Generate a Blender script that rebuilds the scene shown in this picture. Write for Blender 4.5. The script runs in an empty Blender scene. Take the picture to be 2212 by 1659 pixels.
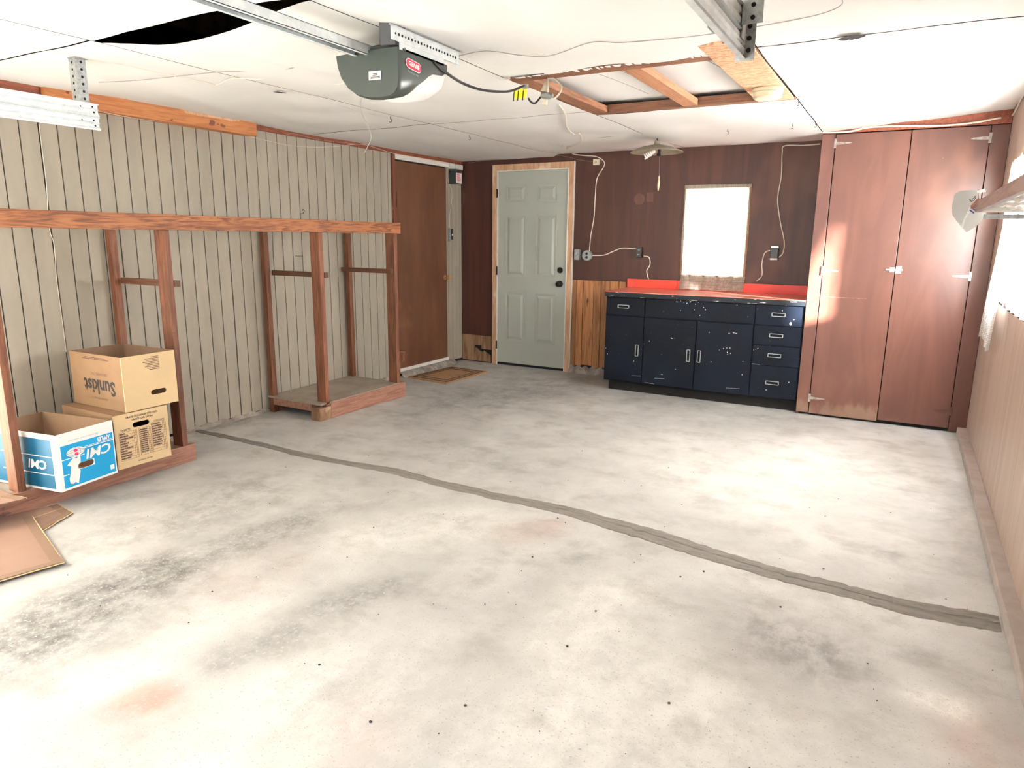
import bpy, bmesh, math, random
from mathutils import Vector, Matrix
random.seed(7)
S = bpy.context.scene
COL = S.collection
PI = math.pi
# ------------------------------------------------------------------ camera
YAW, PITCH, ROLL, FPX, CAMH = .5103, .2086, .010, 1494.93, 1.3839
cf = Vector((-math.sin(YAW)*math.cos(PITCH), math.cos(YAW)*math.cos(PITCH), -math.sin(PITCH)))
cr0 = Vector((math.cos(YAW), math.sin(YAW), 0)); cu0 = cr0.cross(cf)
cr = cr0*math.cos(ROLL)+cu0*math.sin(ROLL); cu = -cr0*math.sin(ROLL)+cu0*math.cos(ROLL)
cd = bpy.data.cameras.new('camera'); cam = bpy.data.objects.new('camera', cd); COL.objects.link(cam)
cam.matrix_world = Matrix(((cr.x, cu.x, -cf.x, 0), (cr.y, cu.y, -cf.y, 0), (cr.z, cu.z, -cf.z, CAMH), (0, 0, 0, 1)))
cd.sensor_fit = 'HORIZONTAL'; cd.sensor_width = 36; cd.lens = 36*FPX/2212; cd.clip_start = .02; cd.clip_end = 200
S.camera = cam
def at(u, v, ax, c):
    """point of the room surface (plane ax = c) seen at photo pixel u, v"""
    d = cf+cr*((u-1106)/FPX)+cu*((829.5-v)/FPX); o = Vector((0, 0, CAMH)); i = 'xyz'.index(ax)
    return o+d*((c-o[i])/d[i])
# ------------------------------------------------------------------ light
S.view_settings.view_transform = 'Standard'; S.view_settings.look = 'None'
S.view_settings.gamma = 1; S.view_settings.use_curve_mapping = False
S.view_settings.exposure = 1.12
S.cycles.use_denoising = True
S.cycles.max_bounces = 10; S.cycles.diffuse_bounces = 7; S.cycles.glossy_bounces = 4
S.cycles.transmission_bounces = 6; S.cycles.transparent_max_bounces = 10
S.cycles.sample_clamp_indirect = 12
S.cycles.caustics_reflective = False; S.cycles.caustics_refractive = False
W = bpy.data.worlds.new('world'); S.world = W; W.use_nodes = True
wn = W.node_tree.nodes; wl = W.node_tree.links
bg = wn['Background']
tcw = wn.new('ShaderNodeTexCoord'); sepw = wn.new('ShaderNodeSeparateXYZ'); rw = wn.new('ShaderNodeValToRGB')
wl.new(tcw.outputs['Generated'], sepw.inputs[0]); wl.new(sepw.outputs['Z'], rw.inputs[0])
rw.color_ramp.elements[0].position = 0.0; rw.color_ramp.elements[0].color = (1.0, 1.0, .98, 1)
rw.color_ramp.elements[1].position = .9; rw.color_ramp.elements[1].color = (.60, .76, 1.0, 1)
wl.new(rw.outputs[0], bg.inputs[0]); bg.inputs[1].default_value = .7
def lamp(kind, name, loc, direction, energy, color, **kw):
    l = bpy.data.lights.new(name, kind); l.energy = energy; l.color = color
    for k, v in kw.items(): setattr(l, k, v)
    o = bpy.data.objects.new(name, l); COL.objects.link(o); o.location = loc
    o.rotation_euler = Vector(direction).to_track_quat('-Z', 'Y').to_euler(); return o
lamp('SUN', 'sun', (8, -4, 4), (-1.11, .66, -.31), 95, (1, .975, .95), angle=math.radians(4))
lamp('AREA', 'garage_door_daylight', (-1.6, -1.0, 1.75), (0.10, .60, -.80), 25, (.93, .97, 1), shape='RECTANGLE', size=2.1, size_y=.7)
lamp('AREA', 'side_window_daylight', (.66, 4.4, 1.55), (-1, -.08, -.26), 370, (.95, .975, 1), shape='RECTANGLE', size=1.5, size_y=.8)
lamp('AREA', 'back_window_daylight', (-1.56, 6.95, 1.5), (0, -1, -.1), 22, (1, .98, .95), shape='RECTANGLE', size=.6, size_y=.8)
# ------------------------------------------------------------------ mesh helpers
STUFF = {'printed_text', 'printed_grid', 'white_print', 'crimson_mark', 'globe_lines', 'punched_hole', 'hanger_hole', 'strap_hole', 'slot', 'bolt_head', 'crack', 'frayed_edge', 'ragged_hole', 'torn_paint_fringe', 'paint_fleck', 'paint_chip', 'scratch', 'socket_slot', 'border_print'}
class MB:
    def __init__(s): s.bm = bmesh.new()
    def quad(s, *p):
        vs = [s.bm.verts.new(q) for q in p]; s.bm.faces.new(vs); return vs
    def box(s, x0, x1, y0, y1, z0, z1, bev=0):
        r = bmesh.ops.create_cube(s.bm, size=1)
        vs = r['verts']
        for v in vs:
            v.co = Vector((x0+(x1-x0)*(v.co.x+.5), y0+(y1-y0)*(v.co.y+.5), z0+(z1-z0)*(v.co.z+.5)))
        if bev:
            es = list({e for v in vs for e in v.link_edges})
            bmesh.ops.bevel(s.bm, geom=es, offset=bev, segments=2, affect='EDGES', profile=.6)
        return s
    def hexa(s, b, t):
        """four base points, four top points"""
        vb = [s.bm.verts.new(p) for p in b]; vt = [s.bm.verts.new(p) for p in t]
        n = len(vb)
        s.bm.faces.new(list(reversed(vb))); s.bm.faces.new(vt)
        for i in range(n): s.bm.faces.new((vb[i], vb[(i+1) % n], vt[(i+1) % n], vt[i]))
        return s
    def slab(s, pts, vec):
        v = Vector(vec); return s.hexa([Vector(p) for p in pts], [Vector(p)+v for p in pts])
    def obox(s, c, ax, ay, az, hx, hy, hz):
        c = Vector(c); ax = Vector(ax).normalized()*hx; ay = Vector(ay).normalized()*hy; az = Vector(az).normalized()*hz
        return s.hexa([c-ax-ay-az, c+ax-ay-az, c+ax+ay-az, c-ax+ay-az], [c-ax-ay+az, c+ax-ay+az, c+ax+ay+az, c-ax+ay+az])
    def tube(s, pts, r, n=8, cap=True):
        pts = [Vector(p) for p in pts]; rings = []
        rs = r if isinstance(r, (list, tuple)) else [r]*len(pts)
        up = None
        for i, p in enumerate(pts):
            t = (pts[min(i+1, len(pts)-1)]-pts[max(i-1, 0)]).normalized()
            if up is None: up = Vector((0, 0, 1)) if abs(t.z) < .9 else Vector((1, 0, 0))
            a = t.cross(up).normalized(); b = t.cross(a).normalized(); up = -b if b.dot(up) < 0 else b
            rings.append([s.bm.verts.new(p+(a*math.cos(2*PI*k/n)+b*math.sin(2*PI*k/n))*rs[i]) for k in range(n)])
        for i in range(len(rings)-1):
            for k in range(n): s.bm.faces.new((rings[i][k], rings[i][(k+1) % n], rings[i+1][(k+1) % n], rings[i+1][k]))
        if cap:
            s.bm.faces.new(rings[0][::-1]); s.bm.faces.new(rings[-1])
        return s
    def lathe(s, prof, c, axis=(0, 0, 1), n=24):
        """prof: (radius, height) list along axis"""
        z = Vector(axis).normalized(); a = z.orthogonal().normalized(); b = z.cross(a); c = Vector(c); rings = []
        for r, h in prof:
            r = max(r, 1e-4)
            rings.append([s.bm.verts.new(c+z*h+(a*math.cos(2*PI*k/n)+b*math.sin(2*PI*k/n))*r) for k in range(n)])
        for i in range(len(rings)-1):
            for k in range(n): s.bm.faces.new((rings[i][k], rings[i][(k+1) % n], rings[i+1][(k+1) % n], rings[i+1][k]))
        s.bm.faces.new(rings[0][::-1]); s.bm.faces.new(rings[-1]); return s
    def grid(s, fn, nu, nv):
        g = [[s.bm.verts.new(fn(i/nu, j/nv)) for j in range(nv+1)] for i in range(nu+1)]
        for i in range(nu):
            for j in range(nv): s.bm.faces.new((g[i][j], g[i+1][j], g[i+1][j+1], g[i][j+1]))
        return s
    def loft(s, rings, cap=True):
        R_ = [[s.bm.verts.new(p) for p in r] for r in rings]; n = len(R_[0])
        for i in range(len(R_)-1):
            for k in range(n): s.bm.faces.new((R_[i][k], R_[i][(k+1) % n], R_[i+1][(k+1) % n], R_[i+1][k]))
        if cap: s.bm.faces.new(R_[0][::-1]); s.bm.faces.new(R_[-1])
        return s
    def build(s, name, mat, parent=None, smooth=False, recalc=True, **props):
        bm = s.bm
        if recalc: bmesh.ops.recalc_face_normals(bm, faces=bm.faces)
        me = bpy.data.meshes.new(name)
        if parent is None:
            xs = [v.co.x for v in bm.verts]; ys = [v.co.y for v in bm.verts]; zs = [v.co.z for v in bm.verts]
            L = Vector(((min(xs)+max(xs))/2, (min(ys)+max(ys))/2, min(zs)))
            M = Matrix.Translation(-L)
        else:
            L = Vector((0, 0, 0)); M = wmat(parent).inverted()
        bmesh.ops.transform(bm, matrix=M, verts=bm.verts)
        bm.to_mesh(me); bm.free()
        if smooth:
            for p in me.polygons: p.use_smooth = True
            me.set_sharp_from_angle(angle=math.radians(38))
        me.materials.append(mat)
        o = bpy.data.objects.new(name, me); COL.objects.link(o)
        if parent is None: o.location = L
        else: o.parent = parent
        for k, v in props.items(): o[k] = v
        if name in STUFF: o['kind'] = 'stuff'
        return o
def wmat(o):
    m = o.matrix_basis.copy()
    while o.parent: o = o.parent; m = o.matrix_basis @ m
    return m
def thing(name, loc, label, cat, group=None, rz=0):
    o = bpy.data.objects.new(name, None); COL.objects.link(o); o.location = loc; o.rotation_euler = (0, 0, rz)
    o.empty_display_size = .05; o['label'] = label; o['category'] = cat
    if group: o['group'] = group
    o.matrix_basis = Matrix.Translation(Vector(loc)) @ Matrix.Rotation(rz, 4, 'Z')
    return o
def tag(o, label, cat, group=None):
    o['label'] = label; o['category'] = cat
    if group: o['group'] = group
    return o
def struct(name, loc=(0, 0, 0)):
    o = bpy.data.objects.new(name, None); COL.objects.link(o); o.location = loc
    o.matrix_basis = Matrix.Translation(Vector(loc)); o['kind'] = 'structure'; return o
def text(s, size, o, xd, yd, mat, parent, name='lettering', align='CENTER', offset=0, sx=1.0, off=.0006, shear=0):
    """flat printed letters; o centre, xd reading direction, yd letter-up direction"""
    cu_ = bpy.data.curves.new('t', 'FONT'); cu_.body = s; cu_.size = size; cu_.align_x = align; cu_.align_y = 'CENTER'
    cu_.offset = offset; cu_.resolution_u = 2; cu_.shear = shear
    t = bpy.data.objects.new('t', cu_); COL.objects.link(t); bpy.context.view_layer.update()
    me = bpy.data.meshes.new_from_object(t.evaluated_get(bpy.context.evaluated_depsgraph_get()))
    bpy.data.objects.remove(t); bpy.data.curves.remove(cu_)
    xd = Vector(xd).normalized(); yd = Vector(yd).normalized(); n = xd.cross(yd)
    M = Matrix((( xd.x*sx, yd.x, n.x, o[0]+n.x*off), (xd.y*sx, yd.y, n.y, o[1]+n.y*off), (xd.z*sx, yd.z, n.z, o[2]+n.z*off), (0, 0, 0, 1)))
    me.transform(wmat(parent).inverted() @ M if parent else M)
    me.materials.clear(); me.materials.append(mat)
    ob = bpy.data.objects.new(name, me); COL.objects.link(ob); ob.parent = parent; return ob
# ------------------------------------------------------------------ materials
def nt(name):
    m = bpy.data.materials.new(name); m.use_nodes = True
    n = m.node_tree.nodes; l = m.node_tree.links; b = n['Principled BSDF']; return m, n, l, b
def c4(c): return (c[0], c[1], c[2], 1)
def mixc(n, l, fac, a, b):
    x = n.new('ShaderNodeMix'); x.data_type = 'RGBA'
    for sock, val in ((x.inputs['Factor'], fac), (x.inputs[6], a), (x.inputs[7], b)):
        if hasattr(val, 'is_output'): l.new(val, sock)
        else: sock.default_value = val if isinstance(val, (int, float)) else c4(val)
    return x.outputs[2]
def noise(n, l, vec, scale, detail=4, rough=.55, dist=0):
    x = n.new('ShaderNodeTexNoise'); x.inputs['Scale'].default_value = scale; x.inputs['Detail'].default_value = detail
    x.inputs['Roughness'].default_value = rough; x.inputs['Distortion'].default_value = dist
    l.new(vec, x.inputs['Vector']); return x.outputs['Fac']
def ramp(n, l, fac, a, b, va=0., vb=1.):
    x = n.new('ShaderNodeMapRange'); x.inputs[1].default_value = a; x.inputs[2].default_value = b
    x.inputs[3].default_value = va; x.inputs[4].default_value = vb; x.interpolation_type = 'SMOOTHSTEP'
    l.new(fac, x.inputs[0]); return x.outputs[0]
def math_(n, l, op, a, b=None):
    x = n.new('ShaderNodeMath'); x.operation = op
    for i, v in enumerate((a, b)):
        if v is None: continue
        if hasattr(v, 'is_output'): l.new(v, x.inputs[i])
        else: x.inputs[i].default_value = v
    return x.outputs[0]
def pos(n, l, scale=(1, 1, 1), rnd=0):
    g = n.new('ShaderNodeNewGeometry'); p = g.outputs['Position']
    if rnd:
        oi = n.new('ShaderNodeObjectInfo'); v = n.new('ShaderNodeVectorMath'); v.operation = 'SCALE'
        cb = n.new('ShaderNodeCombineXYZ')
        for i in range(3): l.new(oi.outputs['Random'], cb.inputs[i])
        l.new(cb.outputs[0], v.inputs[0]); v.inputs['Scale'].default_value = 37
        a = n.new('ShaderNodeVectorMath'); l.new(p, a.inputs[0]); l.new(v.outputs[0], a.inputs[1]); p = a.outputs[0]
    mp = n.new('ShaderNodeVectorMath'); mp.operation = 'MULTIPLY'; l.new(p, mp.inputs[0]); mp.inputs[1].default_value = scale
    return mp.outputs[0]
def pm(name, a, b=None, scale=(1, 1, 1), ns=5, lo=.35, hi=.65, detail=5, dist=0, rough=.6, bump=0, rnd=0, vary=0, spots=(), metallic=0, coat=0, spec=.5, extra=None, bdist=.002):
    m, n, l, bs = nt(name)
    p = pos(n, l, scale, rnd)
    col = None
    f0 = noise(n, l, p, ns, detail, .6, dist)
    col = mixc(n, l, ramp(n, l, f0, lo, hi), a, b if b else a)
    for (sc, thr, soft, c, vs) in spots:
        f = noise(n, l, pos(n, l, vs, rnd), sc, 3, .6)
        col = mixc(n, l, ramp(n, l, f, thr, thr+soft), col, c)
    if vary:
        oi = n.new('ShaderNodeObjectInfo'); hs = n.new('ShaderNodeHueSaturation')
        l.new(col, hs.inputs['Color'])
        l.new(math_(n, l, 'ADD', math_(n, l, 'MULTIPLY', oi.outputs['Random'], vary), 1-vary/2), hs.inputs['Value'])
        col = hs.outputs[0]
    if extra: col = extra(n, l, col)
    l.new(col, bs.inputs['Base Color'])
    bs.inputs['Roughness'].default_value = rough; bs.inputs['Metallic'].default_value = metallic
    bs.inputs['Specular IOR Level'].default_value = spec
    if coat: bs.inputs['Coat Weight'].default_value = coat; bs.inputs['Coat Roughness'].default_value = .18
    if bump:
        bp = n.new('ShaderNodeBump'); bp.inputs['Strength'].default_value = bump; bp.inputs['Distance'].default_value = bdist
        l.new(f0, bp.inputs['Height']); l.new(bp.outputs[0], bs.inputs['Normal'])
    return m
GX, GY, GZ = (1.2, 16, 16), (16, 1.2, 16), (16, 16, 1.2)
def wood(name, a, b, g, **kw):
    k = dict(scale=g, ns=3.2, dist=1.1, lo=.38, hi=.66, rough=.62, bump=.25, rnd=1, vary=.25); k.update(kw)
    return pm(name, a, b, **k)
KN = (.05, .018, .01)
def stain_orange(name, g, **kw):
    return wood(name, (.40, .155, .06), (.15, .045, .018), g, spots=((2.2, .66, .08, (.10, .045, .03), tuple(max(1.0, q*.25) for q in g)), (9, .74, .04, KN, tuple(max(1.0, q*.12) for q in g))), **kw)
M_rail = stain_orange('stained_rail_wood', GY, ns=2.6, dist=2.2)
M_stud = wood('stained_stud_wood', (.215, .08, .038), (.11, .038, .019), GZ, spots=((6, .72, .04, (.05, .015, .01), (2, 2, 2)), (18, .80, .02, (.6, .45, .35), (1, 1, 1))))
M_rung = wood('dark_rung_wood', (.13, .052, .026), (.075, .03, .015), GX)
M_base = wood('reddish_base_wood', (.34, .17, .115), (.22, .10, .065), GY, spots=((5, .66, .08, (.09, .05, .04), (2, 1, 2)),))
M_beam = wood('bright_fir_beam', (.54, .225, .075), (.40, .135, .045), GY, vary=0, spots=((3.0, .64, .03, (.16, .05, .02), (2, 1.5, 3)),))
M_trimred = wood('red_brown_trim', (.26, .07, .03), (.15, .035, .018), GY, vary=0)
M_trimredz = wood('red_brown_trim_upright', (.20, .06, .03), (.12, .035, .018), GZ, vary=0, spots=((12, .6, .1, (.3, .17, .12), (2, 2, .6)),))
M_joist = wood('old_joist_wood', (.20, .085, .042), (.115, .045, .023), GX, vary=.2)
M_joisty = wood('old_joist_wood_lengthwise', (.27, .12, .06), (.15, .06, .03), GY, vary=.2)
M_board = wood('new_pine_brace', (.42, .20, .105), (.32, .14, .07), GY, vary=.1)
M_osb = pm('strand_board', (.68, .43, .27), (.42, .21, .11), scale=(5, 14, 3), ns=3, dist=2.5, lo=.42, hi=.6, rough=.7, bump=.3, spots=((6, .66, .05, (.16, .06, .03), (1, 3, 1)),))
M_white_ceiling = pm('white_ceiling_paint', (.76, .762, .752), (.71, .71, .70), ns=1.3, rough=.85, spots=((2.6, .68, .12, (.74, .70, .64), (1, .5, 1)),), bump=.06, bdist=.004)
M_siding = pm('taupe_painted_siding', (.385, .35, .285), (.345, .315, .26), scale=(1, 1, .25), ns=9, rough=.62, rnd=1, vary=.06, bump=.12,
              spots=((60, .77, .015, (.14, .11, .08), (1, 1, 1)), (3, .69, .2, (.29, .27, .23), (1, 1, 1)), (34, .80, .01, (.8, .78, .72), (1, 1, 1))))
M_dark = pm('dark_gap', (.012, .01, .009), rough=.9)
M_panel = pm('dark_stained_wall_panel', (.078, .029, .019), (.050, .020, .015), scale=(6, 6, .35), ns=2.2, dist=.6, lo=.3, hi=.7, rough=.42, spec=.4,
             spots=((26, .80, .01, (.75, .7, .65), (1, 1, 1)), (1.3, .56, .18, (.135, .056, .034), (1, 1, .6)), (1.1, .60, .2, (.055, .02, .018), (1, 1, .6))))
M_ply = pm('bare_worn_plywood', (.34, .20, .11), (.20, .105, .055), scale=(7, 7, 1.2), ns=2, dist=1.2, rough=.75, bump=.2, spots=((5, .62, .08, (.45, .33, .22), (1, 1, 1)),))
M_cedar = wood('bare_cedar_board', (.44, .20, .075), (.27, .105, .04), (10, 10, .8), vary=.5, spots=((4, .66, .05, (.13, .05, .025), (2, 2, .8)),))
M_casing = wood('pale_pine_casing', (.66, .42, .26), (.52, .30, .17), (9, 9, 1.4), vary=.08, spots=((2.4, .6, .1, (.78, .62, .46), (1, 1, 1)),))
M_doorpaint = pm('grey_green_door_paint', (.43, .47, .425), (.42, .455, .415), ns=4, rough=.38)
M_white = pm('white_paint', (.82, .81, .78), (.74, .73, .69), ns=12, rough=.5)
M_brownsheet = pm('brown_flush_door', (.145, .058, .026), (.088, .032, .016), scale=(3, 3, .8), ns=1.5, lo=.3, hi=.7, rough=.45, spots=((2.2, .6, .2, (.19, .085, .038), (1, 1, 1)),))
M_closet = pm('varnished_red_plywood', (.118, .045, .029), (.084, .030, .020), scale=(3, 3, .6), ns=1.8, dist=1.2, lo=.32, hi=.68, rough=.36, spec=.55, bump=.05,
              spots=((1.6, .56, .2, (.17, .068, .040), (1, 1, .7)), (40, .80, .01, (.6, .4, .35), (1, 1, 1)), (1.0, .62, .2, (.15, .045, .035), (1, 1, 1))))
def worn_bottom(n, l, col):
    g = n.new('ShaderNodeNewGeometry'); sp = n.new('ShaderNodeSeparateXYZ'); l.new(g.outputs['Position'], sp.inputs[0])
    f = noise(n, l, pos(n, l, (1, 1, .5)), 9, 4)
    h = math_(n, l, 'ADD', sp.outputs['Z'], math_(n, l, 'MULTIPLY', math_(n, l, 'SUBTRACT', f, .5), .45))
    return mixc(n, l, ramp(n, l, h, .03, .15, .85, 0), col, (.20, .12, .08))
M_closetworn = pm('varnished_red_plywood_worn_foot', (.118, .045, .029), (.084, .030, .020), scale=(3, 3, .6), ns=1.8, dist=1.2, lo=.32, hi=.68, rough=.36, spec=.55, bump=.05,
              spots=((1.6, .56, .2, (.17, .068, .040), (1, 1, .7)), (40, .80, .01, (.6, .4, .35), (1, 1, 1)), (1.0, .62, .2, (.15, .045, .035), (1, 1, 1))), extra=worn_bottom)
M_navy = pm('chipped_navy_paint', (.0045, .0075, .0150), (.0035, .0052, .010), ns=3, rough=.45, spec=.14, spots=((17, .735, .012, (.55, .55, .50), (1, 1, 2.2)), (60, .74, .02, (.40, .42, .40), (.4, .4, 1)), (3, .62, .16, (.018, .019, .020), (1, 1, 1))))
M_navytrim = pm('worn_navy_edge', (.009, .013, .019), (.014, .017, .021), ns=6, rough=.5, spec=.25, spots=((16, .64, .02, (.6, .58, .52), (.5, 1, 3.5)),))
M_red = pm('orange_red_paint', (.78, .055, .028), (.70, .045, .025), ns=4, rough=.33)
M_redtop = pm('worn_red_worktop', (.66, .13, .085), (.55, .20, .15), scale=(1, 3, 1), ns=5, rough=.30, lo=.4, hi=.62, spots=((9, .62, .1, (.62, .42, .36), (1, 1, 1)),))
M_chrome = pm('worn_chrome', (.62, .62, .60), (.45, .45, .43), ns=30, rough=.28, metallic=.9)
M_hinge = pm('dull_zinc_hinge', (.36, .33, .30), (.24, .2, .17), ns=40, rough=.4, metallic=.5)
M_galv = pm('galvanised_steel', (.74, .80, .83), (.64, .70, .73), ns=22, rough=.36, metallic=.12, lo=.4, hi=.6)
M_galvdull = pm('dull_galvanised_steel', (.40, .42, .42), (.28, .30, .30), ns=60, rough=.5, metallic=.55)
M_hole = pm('black_hole', (.006, .006, .006), rough=.9)
M_opener = pm('grey_green_plastic', (.050, .064, .058), (.046, .060, .054), ns=6, rough=.30, spec=.5)
M_lens = pm('white_lens_plastic', (.85, .86, .86), rough=.3)
M_logo = pm('crimson_logo', (.66, .03, .085), rough=.3)
M_label = pm('off_white_label', (.74, .72, .62), rough=.5)
M_ink = pm('black_ink', (.018, .012, .012), rough=.6)
M_inkb = pm('brown_ink', (.09, .035, .03), rough=.6)
M_black = pm('black_plastic', (.012, .012, .013), rough=.3)
M_bronze = pm('dark_bronze_metal', (.022, .018, .016), rough=.3, metallic=.4)
M_wirew = pm('cream_cable', (.72, .68, .58), rough=.5)
M_wireg = pm('grey_wire', (.30, .28, .26), rough=.5)
M_wireb = pm('black_cable', (.015, .015, .015), rough=.4)
M_yellow = pm('yellow_tag_plastic', (.85, .80, .03), rough=.45)
M_porc = pm('aged_porcelain', (.60, .54, .42), (.5, .44, .33), ns=20, rough=.35)
M_cream = pm('cream_plastic', (.66, .62, .46), (.60, .56, .42), ns=10, rough=.4)
M_shade = pm('dusty_grey_enamel', (.30, .26, .19), (.22, .19, .14), ns=9, rough=.5, spots=((12, .62, .1, (.45, .40, .30), (1, 1, 1)),))
M_brass = pm('aged_brass', (.55, .33, .12), (.4, .22, .08), ns=20, rough=.3, metallic=.8)
M_kraftshaded = pm('shaded_kraft_carton', (.25, .15, .08), (.23, .135, .072), ns=9, rough=.75)  # carton sides: their shade is painted into the colour of the same board
M_kraftlight = pm('lit_pale_kraft', (.66, .49, .28), (.63, .465, .265), ns=9, rough=.7)  # same board painted brighter for the lit carton fronts; also pale torn edges
M_kraftin = pm('inner_kraft', (.27, .17, .105), (.25, .155, .095), scale=(1, 1, .2), ns=60, rough=.8)
M_kraftflat = pm('flattened_kraft', (.27, .165, .12), (.25, .15, .108), ns=7, rough=.75)
M_kraftedge = pm('kraft_border_strip', (.21, .13, .085), rough=.75)
M_boxwhite = pm('white_carton', (.86, .86, .85), rough=.6)
M_cyan = pm('cyan_print', (.0, .33, .66), rough=.5)
M_blue = pm('deep_blue_print', (.0, .11, .22), rough=.5)
M_pink = pm('crimson_print', (.75, .02, .12), rough=.5)
M_coir = pm('coir_mat', (.42, .24, .11), (.28, .15, .07), ns=160, rough=.95, bump=.6, bdist=.004, spots=((5, .58, .1, (.20, .11, .06), (1, 1, 1)),))
M_coird = pm('dark_mat_print', (.05, .03, .02), rough=.95)
M_curb = pm('rough_concrete_curb', (.36, .33, .29), (.22, .19, .17), ns=14, rough=.9, bump=.5, bdist=.006)
M_paneltan = pm('pinkish_tan_panelling', (.44, .34, .28), (.36, .265, .215), scale=(6, 6, .5), ns=2.2, dist=.5, rough=.42, lo=.3, hi=.7, vary=.07, rnd=1, spots=((3, .68, .12, (.5, .42, .36), (1, 1, .4)),))
M_sill = pm('grey_curb_paint', (.40, .345, .315), (.34, .29, .26), ns=8, rough=.75, spots=((7, .68, .05, (.55, .48, .42), (1, 1, 1)),))
M_plat = pm('dusty_plywood', (.33, .28, .225), (.27, .225, .18), ns=6, rough=.85, spots=((4, .66, .1, (.2, .16, .13), (1, 1, 1)),))
M_roof = pm('dark_rafter_wood', (.10, .05, .03), (.05, .025, .015), scale=(4, 4, 4), ns=3, rough=.9)
M_out = pm('driveway_concrete', (.22, .21, .20), (.18, .175, .165), ns=3, rough=.9)
M_mortar = pm('grey_crack_filler', (.235, .215, .19), (.175, .16, .145), scale=(1, 4, 1), ns=9, rough=.9, bump=.8, bdist=.01)
M_debris = pm('dark_grit', (.06, .05, .045), rough=.95)
M_panelmark = pm('faded_varnish', (.30, .15, .10), rough=.5)
M_ghost = pm('faded_wall_mark', (.125, .052, .034), (.10, .042, .028), scale=(6, 6, .5), ns=3, rough=.5)
M_plastic = pm('white_plastic_sheet', (.84, .83, .81), (.66, .64, .60), ns=14, dist=1.5, rough=.4, bump=1, bdist=.01)
M_tan = pm('buff_fibre', (.62, .53, .38), (.46, .39, .28), ns=18, rough=.9, bump=1, bdist=.01)
M_sheet = pm('grey_sheet_metal', (.42, .43, .42), (.38, .39, .38), ns=5, rough=.45, metallic=.1)
def curtain_mat(name, col, trans):
    m, n, l, b = nt(name); n.remove(b)
    p = pos(n, l); wv = []
    g = n.new('ShaderNodeNewGeometry'); sp = n.new('ShaderNodeSeparateXYZ'); l.new(g.outputs['Position'], sp.inputs[0])
    hx = math_(n, l, 'SINE', math_(n, l, 'MULTIPLY', math_(n, l, 'ADD', sp.outputs['X'], sp.outputs['Y']), 900))
    hz = math_(n, l, 'SINE', math_(n, l, 'MULTIPLY', sp.outputs['Z'], 620))
    nz = noise(n, l, pos(n, l, (3, 3, 120)), 1.2, 4); nx = noise(n, l, pos(n, l, (120, 120, 3)), 1.2, 4)
    f = math_(n, l, 'ADD', math_(n, l, 'MULTIPLY', math_(n, l, 'ADD', hx, hz), .12), math_(n, l, 'ADD', nz, nx))
    c = mixc(n, l, ramp(n, l, f, .7, 1.25), col, tuple(q*.55 for q in col))
    d = n.new('ShaderNodeBsdfDiffuse'); t = n.new('ShaderNodeBsdfTranslucent'); mx = n.new('ShaderNodeMixShader'); mx.inputs[0].default_value = trans
    l.new(c, d.inputs[0]); l.new(c, t.inputs[0]); l.new(d.outputs[0], mx.inputs[1]); l.new(t.outputs[0], mx.inputs[2])
    l.new(mx.outputs[0], n['Material Output'].inputs[0]); return m
M_curtain = curtain_mat('open_weave_curtain', (.66, .60, .50), .5)
M_curtainw = curtain_mat('sheer_side_curtain', (.76, .74, .70), .55)
mg, n_, l_, b_ = nt('window_glass'); n_.remove(b_)
t_ = n_.new('ShaderNodeBsdfTransparent'); g_ = n_.new('ShaderNodeBsdfGlossy'); g_.inputs['Roughness'].default_value = .02
x_ = n_.new('ShaderNodeMixShader'); x_.inputs[0].default_value = .07
l_.new(t_.outputs[0], x_.inputs[1]); l_.new(g_.outputs[0], x_.inputs[2]); l_.new(x_.outputs[0], n_['Material Output'].inputs[0]); M_glass = mg
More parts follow.
